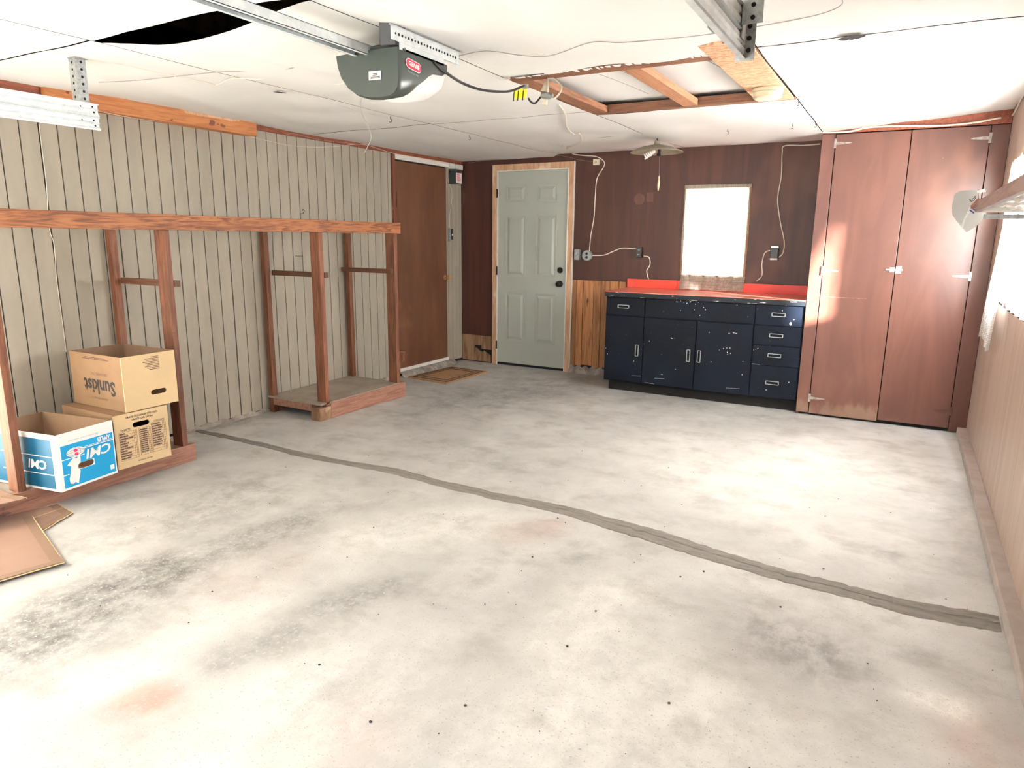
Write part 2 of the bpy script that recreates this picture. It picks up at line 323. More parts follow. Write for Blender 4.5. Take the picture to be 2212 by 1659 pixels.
# floor: concrete with oil bands, rust blots, worn pale patches, painted bench shadow and light pool (mesh attribute)
def floor_mat():
    m, n, l, bs = nt('stained_lit_concrete')
    p = pos(n, l)
    big = noise(n, l, p, 1.4, 9, .68, .1); mid = noise(n, l, pos(n, l, (.9, 1.1, 1)), 4.2, 8, .66, .15); fine = noise(n, l, p, 110, 3, .7)
    col = mixc(n, l, ramp(n, l, big, .36, .66), (.44, .435, .42), (.57, .565, .545))
    col = mixc(n, l, ramp(n, l, mid, .46, .72, 0, .7), col, (.33, .315, .285))
    at_ = n.new('ShaderNodeVertexColor'); at_.layer_name = 'stain_light'
    sp = n.new('ShaderNodeSeparateColor'); l.new(at_.outputs[0], sp.inputs[0])
    brk = ramp(n, l, noise(n, l, pos(n, l, (1.0, .75, 1)), 9, 10, .78, 0), .36, .64)
    brk2 = math_(n, l, 'ADD', math_(n, l, 'MULTIPLY', brk, .8), .28)
    oil_shade = math_(n, l, 'MULTIPLY', sp.outputs[0], brk2)  # dark channel: oil marks plus the painted bench shadow
    col = mixc(n, l, oil_shade, col, (.10, .098, .094))
    col = mixc(n, l, math_(n, l, 'MULTIPLY', sp.outputs[1], brk2), col, (.46, .20, .14))
    col = mixc(n, l, math_(n, l, 'MULTIPLY', sp.outputs[2], brk2), col, (.80, .78, .74))
    spy = n.new('ShaderNodeSeparateXYZ'); l.new(p, spy.inputs[0]); speck = math_(n, l, 'MULTIPLY', ramp(n, l, fine, .60, .68, 0, .75), ramp(n, l, spy.outputs['Y'], 2.6, 4.2, 1, .15)); col = mixc(n, l, speck, col, (.25, .23, .21))
    wsp = ramp(n, l, noise(n, l, pos(n, l, (1, 1, 1)), 55, 5, .8), .56, .62, 0, .8)
    col = mixc(n, l, math_(n, l, 'MULTIPLY', wsp, math_(n, l, 'MULTIPLY', ramp(n, l, sp.outputs[0], .05, .5), ramp(n, l, spy.outputs['X'], -1.6, -.9, 1, 0))), col, (.55, .54, .51))
    l.new(col, bs.inputs['Base Color'])
    l.new(ramp(n, l, mid, .3, .7, .42, .7), bs.inputs['Roughness']); bs.inputs['Specular IOR Level'].default_value = .45
    bp = n.new('ShaderNodeBump'); bp.inputs['Strength'].default_value = .35; bp.inputs['Distance'].default_value = .004
    l.new(math_(n, l, 'ADD', mid, math_(n, l, 'MULTIPLY', fine, .5)), bp.inputs['Height']); l.new(bp.outputs[0], bs.inputs['Normal'])
    return m
# ------------------------------------------------------------------ room
XL, XR, YB, YC, XC, H, YF = -4.3345, .5138, 6.5669, 5.9205, -.6574, 2.185, -.70
def seg_d(x, y, a, b):
    ax, ay = a; bx, by = b; dx, dy = bx-ax, by-ay; q = dx*dx+dy*dy
    t = 0 if q == 0 else max(0, min(1, ((x-ax)*dx+(y-ay)*dy)/q))
    return math.hypot(x-ax-t*dx, y-ay-t*dy)
def fp(u, v): p = at(u, v, 'z', 0); return (p.x, p.y)
STAIN_AND_LIGHT = [  # channel, endpoints (photo spots on the floor), radius m, strength
    (0, fp(-150, 1460), fp(100, 1370), .16, .8), (0, fp(60, 1370), fp(330, 1240), .17, .85), (0, fp(330, 1240), fp(640, 1130), .13, .55), (0, fp(600, 1150), fp(820, 1090), .10, .3),
    (0, fp(490, 1420), fp(600, 1370), .10, .75), (0, fp(620, 1340), fp(830, 1270), .07, .55), (0, fp(340, 1510), fp(430, 1450), .06, .4), (0, fp(220, 1535), fp(240, 1530), .05, .3),
    (0, fp(860, 1620), fp(1080, 1430), .13, .5), (0, fp(1080, 1430), fp(1250, 1230), .13, .38), (0, fp(750, 1540), fp(790, 1500), .05, .3), (0, fp(1100, 1340), fp(1130, 1320), .07, .35),
    (0, fp(1690, 1400), fp(1720, 1410), .17, .62), (0, fp(1760, 1490), fp(1800, 1500), .05, .35), (0, fp(1960, 1410), fp(1970, 1415), .05, .4), (0, fp(1900, 1180), fp(1915, 1200), .05, .3),
    (0, fp(1000, 870), fp(1200, 830), .34, .50), (0, fp(900, 900), fp(940, 880), .25, .25), (0, fp(330, 1065), fp(250, 1075), .05, .4), (0, fp(900, 960), fp(1150, 1010), .16, .22),  # first blot is the workbench shadow painted into the dark channel
    (0, fp(500, 1060), fp(420, 1120), .22, .42), (0, fp(150, 1180), fp(300, 1140), .2, .3), (0, fp(1250, 1175), fp(1260, 1176), .035, .5), (0, fp(1400, 860), fp(1700, 910), .22, .25),
    (0, fp(560, 900), fp(440, 930), .10, .5), (0, fp(2050, 1050), fp(2120, 1250), .07, .25), (0, fp(1350, 900), fp(1250, 960), .2, .15),
    (1, fp(300, 1518), fp(325, 1508), .06, 1.3), (1, fp(400, 1560), fp(430, 1570), .12, .5), (1, fp(620, 1610), fp(720, 1600), .12, .4), (1, fp(1180, 1140), fp(1110, 1150), .09, .25), (1, fp(2150, 1640), fp(2150, 1600), .1, .3), (1, fp(520, 1260), fp(600, 1220), .15, .12),
    (2, fp(2000, 1510), fp(2060, 1530), .05, .9), (2, fp(300, 1480), fp(560, 1330), .13, .3), (2, fp(600, 1620), fp(1400, 1560), .35, .5), (2, fp(1180, 1420), fp(1290, 1280), .14, .6), (2, fp(820, 1150), fp(1000, 1130), .18, .5),
    (2, fp(1640, 1040), fp(1500, 1020), .45, .3), (2, fp(770, 872), fp(840, 872), .05, .5)]  # first pale blot is the pool of window light painted on the slab
FL = struct('floor')
bm = bmesh.new(); nx, ny = 170, 270; fx0, fx1, fy0, fy1 = -4.45, .62, -.8, 6.7
g = [[bm.verts.new((fx0+(fx1-fx0)*i/nx, fy0+(fy1-fy0)*j/ny, 0)) for j in range(ny+1)] for i in range(nx+1)]
for i in range(nx):
    for j in range(ny): bm.faces.new((g[i][j], g[i+1][j], g[i+1][j+1], g[i][j+1]))
bm.verts.ensure_lookup_table()
me = bpy.data.meshes.new('slab'); bm.to_mesh(me)
ca = me.color_attributes.new('stain_light', 'FLOAT_COLOR', 'POINT'); buf = []
for v in me.vertices:
    c = [0, 0, 0]; x, y = v.co.x, v.co.y
    for ch, a, b, r, s in STAIN_AND_LIGHT:
        if abs(x-(a[0]+b[0])/2) > 2.5 or abs(y-(a[1]+b[1])/2) > 2.5: continue
        d = seg_d(x, y, a, b)
        if d < r*2.2: c[ch] = max(c[ch], s*min(1, max(0, (2.2*r-d)/(1.6*r)))**1.3)
    buf += [c[0], c[1], c[2], 1]
ca.data.foreach_set('color', buf); bm.free()
me.materials.append(floor_mat()); o = bpy.data.objects.new('concrete_slab', me); COL.objects.link(o); o.parent = FL
# under-slab skirt keeps the floor solid
MB().box(-4.6, .8, -.8, 6.85, -.2, -.012).build('slab_base', M_curb, FL)
# long crack filled with grey mortar, lying proud of the slab
rr = random.Random(3); m = MB(); L = []
cpx = [(425, 930, 6), (470, 940, 7), (540, 955, 8), (640, 980, 10), (740, 1000, 11), (850, 1018, 13), (960, 1047, 14), (1060, 1070, 15), (1150, 1088, 17), (1240, 1108, 20), (1330, 1135, 26), (1420, 1160, 30), (1500, 1187, 28), (1600, 1217, 26), (1700, 1247, 26), (1800, 1270, 28), (1900, 1298, 30), (2000, 1322, 34), (2100, 1338, 38), (2172, 1352, 34)]
pts = []
for (u, v, w), (u2, v2, w2) in zip(cpx, cpx[1:]):
    for k in range(6):
        t = k/6; uu = u+(u2-u)*t; vv = v+(v2-v)*t; ww = w+(w2-w)*t
        a = at(uu, vv-ww/2, 'z', 0).y; b = at(uu, vv+ww/2, 'z', 0); c = at(uu, vv, 'z', 0)
        pts.append((c.x, a+rr.uniform(-.006, .008), b.y+rr.uniform(-.008, .006)))
prof = [(0, -.004), (.06, .004), (.3, .0065), (.48, .005), (.52, -.003), (.56, .005), (.8, .006), (.95, .004), (1, -.004)]
rows = []
for i, (x, yf, yn) in enumerate(pts):
    rows.append([m.bm.verts.new((x, yn+(yf-yn)*t+ (rr.uniform(-.003, .003) if .1 < t < .9 else 0), z+(rr.uniform(-.001, .0015) if z > 0 else 0))) for t, z in prof])
for a, b in zip(rows, rows[1:]):
    for k in range(len(prof)-1): m.bm.faces.new((a[k], b[k], b[k+1], a[k+1]))
m.build('crack_filler', M_mortar, FL)
m = MB()
for k in range(170):
    x = rr.uniform(-3.2, .4); y = rr.uniform(1.2, 4.2); s = rr.choice((.0015, .002, .003, .0035))*rr.uniform(.6, 1.2)
    if k < 12: x, y = fp(*[(1287, 1321), (1225, 1397), (1150, 1204), (1470, 1247), (1779, 1230), (1686, 1312), (690, 1437), (1005, 1525), (1520, 1235), (1205, 1120), (800, 1560), (1445, 1520)][k]); s = .0055
    m.lathe([(s*.6, .0), (s, s*.4), (s*.5, s*.9)], (x, y, 0), (rr.uniform(-.2, .2), .1, 1), 5)
m.build('grit', M_debris, FL, kind='stuff')
MB().box(-30, 30, -40, -.82, -.35, -.03).build('ground_driveway', M_out, None, kind='structure')
MB().box(.9, 30, -.82, 40, -.35, -.05).build('ground_side', M_out, None, kind='structure')
MB().box(-30, .9, 6.9, 40, -.35, -.05).build('ground_back', M_out, None, kind='structure')
# ---- left wall of grooved siding
WL = struct('wall_left')
MB().box(-4.55, XL-.011, -.9, 6.75, -.02, 2.75).build('wall_core', M_dark, WL)
y0s = [2.064+.1016*k for k in range(-27, 33)]
def plank(y0, y1, z0=.0, z1=2.16, gap=.0034, seam=False):
    rg = random.Random(int(y0*1000)); dx = rg.uniform(-.0008, .0008)
    MB().box(XL-.013, XL+dx, y0+gap+(.002 if seam else 0), y1-gap, z0, z1, .0015).build('plank', M_siding, WL)
for i, y in enumerate(y0s[:-1]): plank(y, y+.1016, z0=.02+random.uniform(0, .008), seam=(i-2-27) % 12 == 0)
plank(y0s[-1], 5.365)
for a, b in ((6.262, 6.297), (6.297, 6.376), (6.376, 6.455), (6.455, 6.52), (6.52, 6.566)): plank(a, b, .03)
m = MB(); rg = random.Random(5); ring = []
m.grid(lambda a, b: Vector((XL+.002+.02*b+.006*math.sin(a*70)*b, 2.9+2.45*a, .028*(1-b)+.001+.008*math.sin(a*120)*(1-b))), 120, 3)
m.build('chipped_mortar_fillet', M_curb, WL)
# door_2: brown flush door with its curb, strip and knob
D2 = struct('door_2', (XL, 5.8, 0))
MB().box(XL-.01, XL+.012, 5.405, 6.255, .075, 2.085, .002).build('door_slab', M_brownsheet, D2)
MB().box(XL-.01, XL+.028, 5.405, 6.262, .052, .082, .002).build('bottom_strip', M_white, D2, label='white aluminium strip along the foot of the brown door')
rg = random.Random(8)
MB().grid(lambda a, b: Vector((XL+.0+ (.075+.012*math.sin(a*41)+.006*math.sin(a*97))*(1-(1-b)**3) if b < 1 else XL+.09, 5.38+.95*a, .052*(1-b)**.7+.001)), 60, 5).build('concrete_curb', M_curb, D2)
MB().box(XL-.005, XL+.014, 5.41, 5.425, 1.66, 1.80, .001).build('hinge', M_bronze, D2)
kp = at(960, 598, 'x', XL+.05)
MB().lathe([(.026, 0), (.028, .004), (.010, .008), (.010, .03), (.024, .036), (.028, .05), (.022, .064), (.008, .068)], (XL+.012, 6.215, .955), (1, 0, 0), 20).build('door_knob', M_brass, D2, True)
MB().box(XL-.005, XL+.022, 5.366, 5.404, .0, 2.14, .002).build('trim_1', M_trimredz, None, kind='structure')
m = MB(); m.box(XL-.005, XL+.018, 5.41, 6.30, 2.100, 2.150, .002); m.box(XL-.005, XL+.03, 6.31, 6.40, 2.088, 2.145, .002); m.box(XL-.005, XL+.05, 6.41, 6.53, 2.085, 2.142, .012)
m.build('trim_2', M_white, None, kind='structure')
# ledger beam, thinner trim past it
tag(MB().box(XL-.002, XL+.082, 2.285, 3.735, 2.092, 2.192, .003).build('ledger_beam', M_beam), 'bright orange fir beam nailed under the ceiling along the grooved left wall', 'beam')
tag(MB().box(XL-.002, XL+.04, -.6, 2.28, 2.085, 2.19, .002).build('ledger_board', M_trimred), 'darker reddish board under the ceiling just left of the bright orange beam', 'board')
MB().box(XL-.002, XL+.022, 3.738, 6.56, 2.148, 2.20, .002).build('trim_3', M_trimred, None, kind='structure')
pa = [at(395, 238, 'x', XL+.083), at(420, 236, 'x', XL+.083), at(468, 248, 'x', XL+.083), at(500, 254, 'x', XL+.083), at(516, 256, 'x', XL+.083), at(518, 262, 'x', XL+.083), at(500, 262, 'x', XL+.083), at(470, 256, 'x', XL+.083), at(430, 250, 'x', XL+.083), at(400, 244, 'x', XL+.083)]
for o in bpy.data.objects:
    if o.name == 'ledger_beam': MB().slab(pa, (.0006, 0, 0)).build('paint_patch', M_casing, o, label='pale bare patch on the beam')
# ---- back wall
WB = struct('wall_back')
bz = YB+.006
def bpan(x0, x1, z0, z1, mat=M_panel, name='panel', y=YB, **k):
    return MB().box(x0+.0001, x1-.0001, y, YB+.02, z0, z1).build(name, mat, WB, **k)
WX0, WX1, WZ0, WZ1 = -1.863, -1.262, 1.035, 1.872
m = MB()
for a in ((-4.5, -3.93, -.02, 2.75), (-3.93, -2.99, 2.10, 2.75), (-2.99, WX0, -.02, 2.75), (WX0, WX1, -.02, WZ0), (WX0, WX1, WZ1, 2.75), (WX1, .75, -.02, 2.75)): m.box(a[0], a[1], YB+.012, YB+.14, a[2], a[3])
m.build('wall_core', M_dark, WB)
bpan(-4.334, -3.945, .305, 2.215); bpan(-3.945, -2.985, 2.118, 2.215); bpan(-2.985, -2.395, .968, 2.215)
bpan(-2.395, WX0, .90, 2.215); bpan(WX0, WX1, WZ1, 2.215); bpan(WX0, WX1, .85, WZ0); bpan(WX1, XC-.0, .85, 2.215)
gc = at(1381, 430, 'y', YB)
MB().lathe([(.052, 0), (.052, .0005)], (gc.x, YB-.0002, gc.z), (0, -1, 0), 28).build('faded_mark', M_ghost, WB)
gc = at(1404, 426, 'y', YB); MB().box(gc.x-.032, gc.x+.032, YB-.0007, YB, gc.z-.042, gc.z+.042).build('faded_mark', M_ghost, WB)
# torn plywood patch in the corner
m = MB(); m.box(-4.33, -4.17, YB-.001, YB+.02, .012, .302); m.box(-4.17, -4.075, YB-.001, YB+.02, .19, .302); m.box(-4.075, -3.95, YB-.001, YB+.02, .15, .302)
m.slab([(-4.165, YB-.006, .012), (-4.055, YB-.006, .012), (-4.05, YB-.006, .118), (-4.10, YB-.006, .128), (-4.15, YB-.006, .165)], (0, .02, 0))
m.slab([(-4.05, YB-.003, .012), (-3.955, YB-.003, .012), (-3.955, YB-.003, .085), (-4.045, YB-.003, .135)], (0, .02, 0))
m.build('torn_plywood_patch', M_ply, WB, label='bare plywood patch, torn open at the foot')
xs = [-2.985, -2.925, -2.852, -2.735, -2.655, -2.565, -2.47, -2.36]
for i, (a, b) in enumerate(zip(xs, xs[1:])):
    MB().box(a+.002, b-.002, YB-(.004 if i % 2 else -.002), YB+.02, .07+.01*(i % 3), .965, .002).build('cedar_board', M_cedar, WB)
m = MB(); m.grid(lambda a, b: Vector((-2.985+.66*a, YB-.005-.035*(1-b)+.012*math.sin(a*33)*(1-b), .075*b+.012*math.sin(a*50)*b)), 40, 4); m.build('rotten_sill', M_curb, WB)
# door_1 casing, slab with six raised panels
D1 = struct('door_1', (-3.45, YB, 0))
def casing(pts): return MB().slab(pts, (0, -.018, 0))
dx0, dx1, dz1 = -3.858, -3.048, 2.057
cy = YB+.001
casing([(dx0-.070, cy, .0), (dx0-.006, cy, .0), (dx0-.006, cy, dz1+.008), (dx0-.070, cy, dz1+.072)]).build('casing', M_casing, D1)
casing([(dx0-.070, cy, dz1+.074), (dx0-.006, cy, dz1+.010), (dx1+.006, cy, dz1+.010), (dx1+.070, cy, dz1+.074)]).build('casing', M_casing, D1)
casing([(dx1+.070, cy, .0), (dx1+.070, cy, dz1+.072), (dx1+.006, cy, dz1+.008), (dx1+.006, cy, .0)]).build('casing', M_casing, D1)
m = MB(); m.box(dx0-.012, dx0-.003, cy-.024, cy+.03, 0, dz1+.006); m.box(dx1+.003, dx1+.012, cy-.024, cy+.03, 0, dz1+.006); m.box(dx0-.012, dx1+.012, cy-.024, cy+.03, dz1+.003, dz1+.012)
m.box(dx1+.066, dx1+.074, cy-.022, cy, .0, dz1+.078)
m.build('jamb', M_white, D1, label='white painted jamb edge')
m = MB(); ys = YB-.006
m.box(dx0, dx1, ys, YB+.03, .028, dz1, .001)
def raised(mm, x0, x1, z0, z1, yf):
    """moulded door panel: groove, outer bead, sloping field"""
    for t, d in ((0, .004), (.014, .0015)):
        w = .006
        mm.box(x0+t, x1-t, yf-d, yf+.001, z0+t, z0+t+w, .001); mm.box(x0+t, x1-t, yf-d, yf+.001, z1-t-w, z1-t, .001)
        mm.box(x0+t, x0+t+w, yf-d, yf+.001, z0+t, z1-t, .001); mm.box(x1-t-w, x1-t, yf-d, yf+.001, z0+t, z1-t, .001)
    i = .024; s = .052
    a = [(x0+i, yf+.0005, z0+i), (x1-i, yf+.0005, z0+i), (x1-i, yf+.0005, z1-i), (x0+i, yf+.0005, z1-i)]
    b = [(x0+s, yf-.008, z0+s), (x1-s, yf-.008, z0+s), (x1-s, yf-.008, z1-s), (x0+s, yf-.008, z1-s)]
    mm.hexa(a, b)
d1s = m.build('door_slab', M_doorpaint, D1)
px = [(at(1093, 500, 'y', YB).x, at(1137, 500, 'y', YB).x), (at(1158, 500, 'y', YB).x, at(1203.5, 500, 'y', YB).x)]
pz = [(at(1150, 437, 'y', YB).z, at(1150, 398, 'y', YB).z), (at(1150, 599, 'y', YB).z, at(1150, 464, 'y', YB).z), (at(1150, 741, 'y', YB).z, at(1150, 633, 'y', YB).z)]
for a, b in px:
    for c, d in pz:
        mm = MB(); raised(mm, a, b, c, d, ys); mm.build('door_panel', M_doorpaint, D1)
MB().box(dx0, dx1, ys-.008, YB+.02, .004, .028).build('door_sweep', M_black, D1)
for z in (.22, 1.03, 1.84):
    MB().box(dx0-.016, dx0-.001, cy-.03, cy-.02, z-.045, z+.045, .001).build('hinge', M_bronze, D1)
k1 = at(1206, 614, 'y', YB-.05); k2 = at(1208, 584, 'y', YB-.03)
MB().lathe([(.032, 0), (.033, .006), (.014, .010), (.013, .028), (.027, .034), (.031, .048), (.024, .060), (.006, .064)], (k1.x, ys, k1.z), (0, -1, 0), 20).build('door_knob', M_bronze, D1, True)
MB().lathe([(.030, 0), (.031, .008), (.024, .018), (.022, .024)], (k2.x, ys, k2.z), (0, -1, 0), 20).build('deadbolt', M_bronze, D1, True)
# window_1 in the back wall
W1 = struct('window_1', (-1.56, YB, WZ0))
m = MB(); t = .022
for a in ((WX0, WX0+t, WZ0, WZ1), (WX1-t, WX1, WZ0, WZ1), (WX0, WX1, WZ1-t, WZ1), (WX0, WX1, WZ0, WZ0+t)): m.box(a[0], a[1], YB-.012, YB+.13, a[2], a[3], .002)
m.build('window_frame', M_ply, W1)
m = MB()
for a in ((WX0+t, WX0+.05, WZ0+t, WZ1-t), (WX1-.05, WX1-t, WZ0+t, WZ1-t), (WX0+t, WX1-t, WZ1-.05, WZ1-t), (WX0+t, WX1-t, WZ0+t, WZ0+.05), (WX0+t, WX1-t, 1.44, 1.465)): m.box(a[0], a[1], YB+.085, YB+.11, a[2], a[3], .002)
m.build('sash', M_white, W1)
MB().box(WX0+.05, WX1-.05, YB+.095, YB+.099, WZ0+.05, WZ1-.05).build('window_pane', M_glass, W1)
# curtain over it, draped onto the bench
def c1(a, b):
    z = 1.868-(1.868-.925)*b
    x = (-1.852+.585*a) + (b-.5)*.02 - .01*b + .006*math.sin(b*9)
    y = YB-.014-.006*math.sin(a*31)*b-.004*math.sin(a*57+b*4)-.055*max(0, (b-.86)/.14)
    return Vector((x, y, z))
CT = thing('curtain', (-1.56, YB-.02, .93), 'woven beige curtain panel over the small back window, hanging onto the red bench', 'curtain')
MB().grid(c1, 60, 40).build('curtain_fabric', M_curtain, CT, True, recalc=False)
MB().box(-1.858, -1.262, YB-.030, YB-.012, 1.838, 1.872, .006).build('gathered_heading', M_curtain, CT)
# ---- right wall (thin panelling), window_2
WR = struct('wall_right')
RY0, RY1, RZ0, RZ1 = 3.62, 5.36, 1.035, 1.86
m = MB()
for a in ((-.9, RY0, -.02, 2.75), (RY1, 6.75, -.02, 2.75), (RY0, RY1, -.02, RZ0), (RY0, RY1, RZ1, 2.75)): m.box(XR+.006, XR+.13, a[0], a[1], a[2], a[3])
m.build('wall_core', M_dark, WR)
def rpan(y0, y1, z0, z1): MB().box(XR, XR+.012, y0+.0012, y1-.0012, z0, z1, .0008).build('panel', M_paneltan, WR)
ry = [-.7, -.3, .1, .5, .91, 1.32, 1.72, 2.13, 2.54, 2.94, 3.35, RY0, 4.0, 4.17, 4.57, 4.98, RY1, 5.79, YC]
for a, b in zip(ry, ry[1:]):
    if a >= RY0-.01 and b <= RY1+.01: rpan(a, b, .02, RZ0-.02); rpan(a, b, RZ1+.02, 2.26)
    else: rpan(a, b, .02, 2.26)
m = MB(); m.box(XR-.058, XR+.004, -.7, 5.90, 0, .052, .006); m.build('baseboard_right', M_sill, None, kind='structure')
W2 = struct('window_2', (XR, 4.5, RZ0))
m = MB(); t = .03
for a in ((RY0, RY0+t, RZ0, RZ1), (RY1-t, RY1, RZ0, RZ1), (RY0, RY1, RZ1-t, RZ1), (RY0, RY1, RZ0, RZ0+t)): m.box(XR-.006, XR+.12, a[0], a[1], a[2], a[3], .002)
m.build('window_frame', M_paneltan, W2)
m = MB()
for a in ((RY0+t, RY0+.06, RZ0+t, RZ1-t), (RY1-.06, RY1-t, RZ0+t, RZ1-t), (RY0, RY1, RZ1-.06, RZ1-t), (RY0, RY1, RZ0+t, RZ0+.06), (4.47, 4.51, RZ0, RZ1)): m.box(XR+.07, XR+.095, a[0], a[1], a[2], a[3], .002)
m.build('sash', M_white, W2)
MB().box(XR+.08, XR+.084, RY0+.06, RY1-.06, RZ0+.06, RZ1-.06).build('window_pane', M_glass, W2)
MB().box(XR-.012, XR+.002, 4.685, 4.715, 1.03, 1.87, .003).build('curtain_batten', M_trimredz, W2, label='dark upright batten between the side curtains')
def c2(a, b):
    z = 1.86-(1.86-.80)*b
    sp_ = .10*max(0, b-.55)
    y = 5.315-(.55-.02*b)*a - .10*b*b*(1-a) - .075*(1-a)*math.sin(PI*min(1, max(0, (b-.15)/.7))) - .05*b*(a)
    x = XR-.022-.012*math.sin(a*26+b*1.5)*(.4+.6*b)-.055*max(0, b-.35)
    return Vector((x, y, z+.03*math.sin(a*5)*b))
tag(MB().grid(c2, 48, 36).build('window_curtain', M_curtainw, None, True, recalc=False), 'sheer off-white curtain hanging past the sill at the right wall, beside the closet', 'curtain')
def c3(a, b):
    return Vector((XR-.014-.008*math.sin(a*40), 4.775-1.15*a, 1.86-(1.86-1.03)*b))
tag(MB().grid(c3, 60, 10).build('window_curtain', M_curtainw, None, True, recalc=False), 'added sheer curtain, screening the sun, in the side window nearest the camera', 'curtain')  # added sheer, keeps direct sun off the bench and back wall
# front wall with the open garage doorway (behind the camera)
WF = struct('wall_front')
m = MB(); m.box(-4.5, -3.45, YF-.12, YF, -.02, 2.75); m.box(-.62, .64, YF-.12, YF, -.02, 2.75); m.box(-3.45, -.62, YF-.12, YF, 2.12, 2.75)
m.build('wall_boards', M_siding, WF)
MB().box(-4.7, .8, -.95, 6.9, 2.75, 2.85).build('roof', M_roof, None, kind='structure')
# ---- ceiling of sagging sheets
CE = struct('ceiling', (0, 0, H))
def sag(x, y):
    s = .010*math.sin(x*5.1+1)*math.sin(y*1.9)+.006*math.sin(x*2.3-y*3.7)+.004*math.sin(x*11+y*5)
    return -min(.021, abs(s)*1.7)
def sheet(x0, x1, y0, y1, drop=None, nx=26, ny=44, lift=0):
    g_ = .003
    def f(a, b):
        x = x0+g_+(x1-x0-2*g_)*a; y = y0+g_+(y1-y0-2*g_)*b
        e = min(1, 8*a*(1-a))*min(1, 8*b*(1-b))
        z = H+sag(x, y)*(.3+.7*e)+lift
        if y > 5.9 and x > -3.2: z += .022*(y-5.9)/.66
        if drop: z += drop(a, b, x, y)
        return Vector((x, y, z))
    MB().grid(f, nx, ny).build('ceiling_sheet', M_white_ceiling, CE, True)
c = [-4.33, -3.12, -1.895, -.655, .513]
sheet(c[0], c[1], -.7, 1.88); sheet(c[0], c[1], 1.885, 4.32); sheet(c[0], c[1], 4.325, 6.56)
sheet(c[1], c[2], -.7, 1.90, lambda a, b, x, y: .012*math.sin(PI*a)*b**3)
sheet(c[1], c[2], 1.93, 4.35, lambda a, b, x, y: -.060*math.sin(PI*min(1, a*1.02))**1.2*math.exp(-b*2.44/.45) - .012*math.sin(PI*a)*math.sin(PI*b))
sheet(c[1], c[2], 4.353, 6.56)
sheet(c[2], c[3], -.7, .9); sheet(c[2], c[3], .902, 3.27, lambda a, b, x, y: -.014*math.sin(PI*b)*math.sin(PI*a)-.012*math.sin(7*a)**2*b**8)
sheet(c[2], c[3], 4.50, 6.56, lambda a, b, x, y: -.012*math.exp(-((x+1.874)**2+(y-5.72)**2)/.05))
sheet(c[3], c[4], -.7, .82); sheet(c[3], c[4], .822, 3.262, lambda a, b, x, y: -.010*math.sin(PI*b)*math.sin(PI*a)); 
sheet(c[3], c[4], 3.268, 5.92, lambda a, b, x, y: .075*a*min(1, max(0, (y-3.3)/1.6)))
MB().box(-4.4, .6, YF, 6.6, 2.60, 2.62).build('attic_boards', M_roof, CE)
for x in (-3.9, -3.3, -2.7, -.35, .1):
    MB().box(x-.02, x+.02, YF, 6.56, 2.40, 2.58).build('rafter', M_roof, CE)
m = MB()   # dark little holes and scuffs where the sheets broke away
def rag(mm, u0, v0, u1, v1, w):
    a = at(u0, v0, 'z', H-.004); b = at(u1, v1, 'z', H-.004); n = 10; r_ = random.Random(int(u0*7+v0)); lo, hi = [], []
    for k in range(n+1):
        t = k/n; p = a.lerp(b, t); ww = w*math.sin(PI*t)**.6*r_.uniform(.6, 1.2)
        lo.append(p+Vector((0, -ww, -.008))); hi.append(p+Vector((0, ww, -.008)))
    for k in range(n): mm.quad(lo[k], lo[k+1], hi[k+1], hi[k])
rag(m, 592, 196, 618, 197, .03); rag(m, 632, 203, 662, 210, .006); rag(m, 1085, 167, 1230, 148, .008); rag(m, 725, 222, 775, 238, .005); rag(m, 1808, 82, 1872, 72, .03); rag(m, 796, 243, 812, 246, .01); rag(m, 900, 264, 915, 268, .012)
rag(m, 970, 216, 975, 216, .006); rag(m, 1003, 228, 1008, 229, .006); rag(m, 1286, 296, 1330, 292, .006); rag(m, 2010, 165, 2060, 160, .003); rag(m, 2150, 150, 2212, 146, .005); rag(m, 1716, 206, 1740, 204, .006); rag(m, 1900, 20, 1905, 19, .004)
m.build('ragged_hole', M_hole, CE, recalc=False)
# ---- open ceiling hatch: flat boards round it, white lid above
HZ = H+.002
hb = []
def board(name, mat, x0, x1, y0, y1, z0, z1, label, cat='board', group='boards round the ceiling hatch'):
    return tag(MB().box(x0, x1, y0, y1, z0, z1, .002).build(name, mat), label, cat, group)
board('hatch_board', M_joist, -1.985, -.66, 3.275, 3.395, HZ-.006, HZ+.034, 'long brown board on the near edge of the ceiling hatch, ragged paint above it')
board('hatch_board', M_joist, -1.93, -.66, 4.455, 4.52, HZ-.005, HZ+.045, 'narrow brown board on the far edge of the ceiling hatch')
board('hatch_board', M_joisty, -1.93, -1.80, 3.398, 4.452, HZ-.002, HZ+.036, 'wide brown board on the left edge of the ceiling hatch, by the lamp socket')
board('hatch_brace', M_board, -1.305, -1.215, 3.398, 4.452, HZ-.004, HZ+.034, 'pale pine brace across the middle of the ceiling hatch', 'board', 'boards round the ceiling hatch')
board('strand_board_strip', M_osb, -.862, -.664, 3.10, 4.452, HZ-.014, HZ-.002, 'blotchy orange strand board strip on the right edge of the ceiling hatch', 'board', 'boards round the ceiling hatch')
HL = thing('attic_panel', (-1.4, 3.9, H+.075), 'white painted lid panel lying above the ceiling hatch', 'panel')
MB().box(-2.02, -1.27, 3.2, 4.62, H+.070, H+.082).build('lid_panel', M_white_ceiling, HL)
MB().box(-1.266, -.62, 3.2, 4.62, H+.070, H+.082).build('lid_panel', M_white_ceiling, HL)
m = MB()
for (a, b) in (((-1.62, 3.45), (-1.50, 4.35)), ((-1.48, 3.45), (-1.38, 4.3)), ((-1.0, 3.55), (-.93, 4.3))): m.tube([(a[0]+(b[0]-a[0])*t+.02*math.sin(t*3), a[1]+(b[1]-a[1])*t, H+.070) for t in [k/8 for k in range(9)]], .0022, 5)
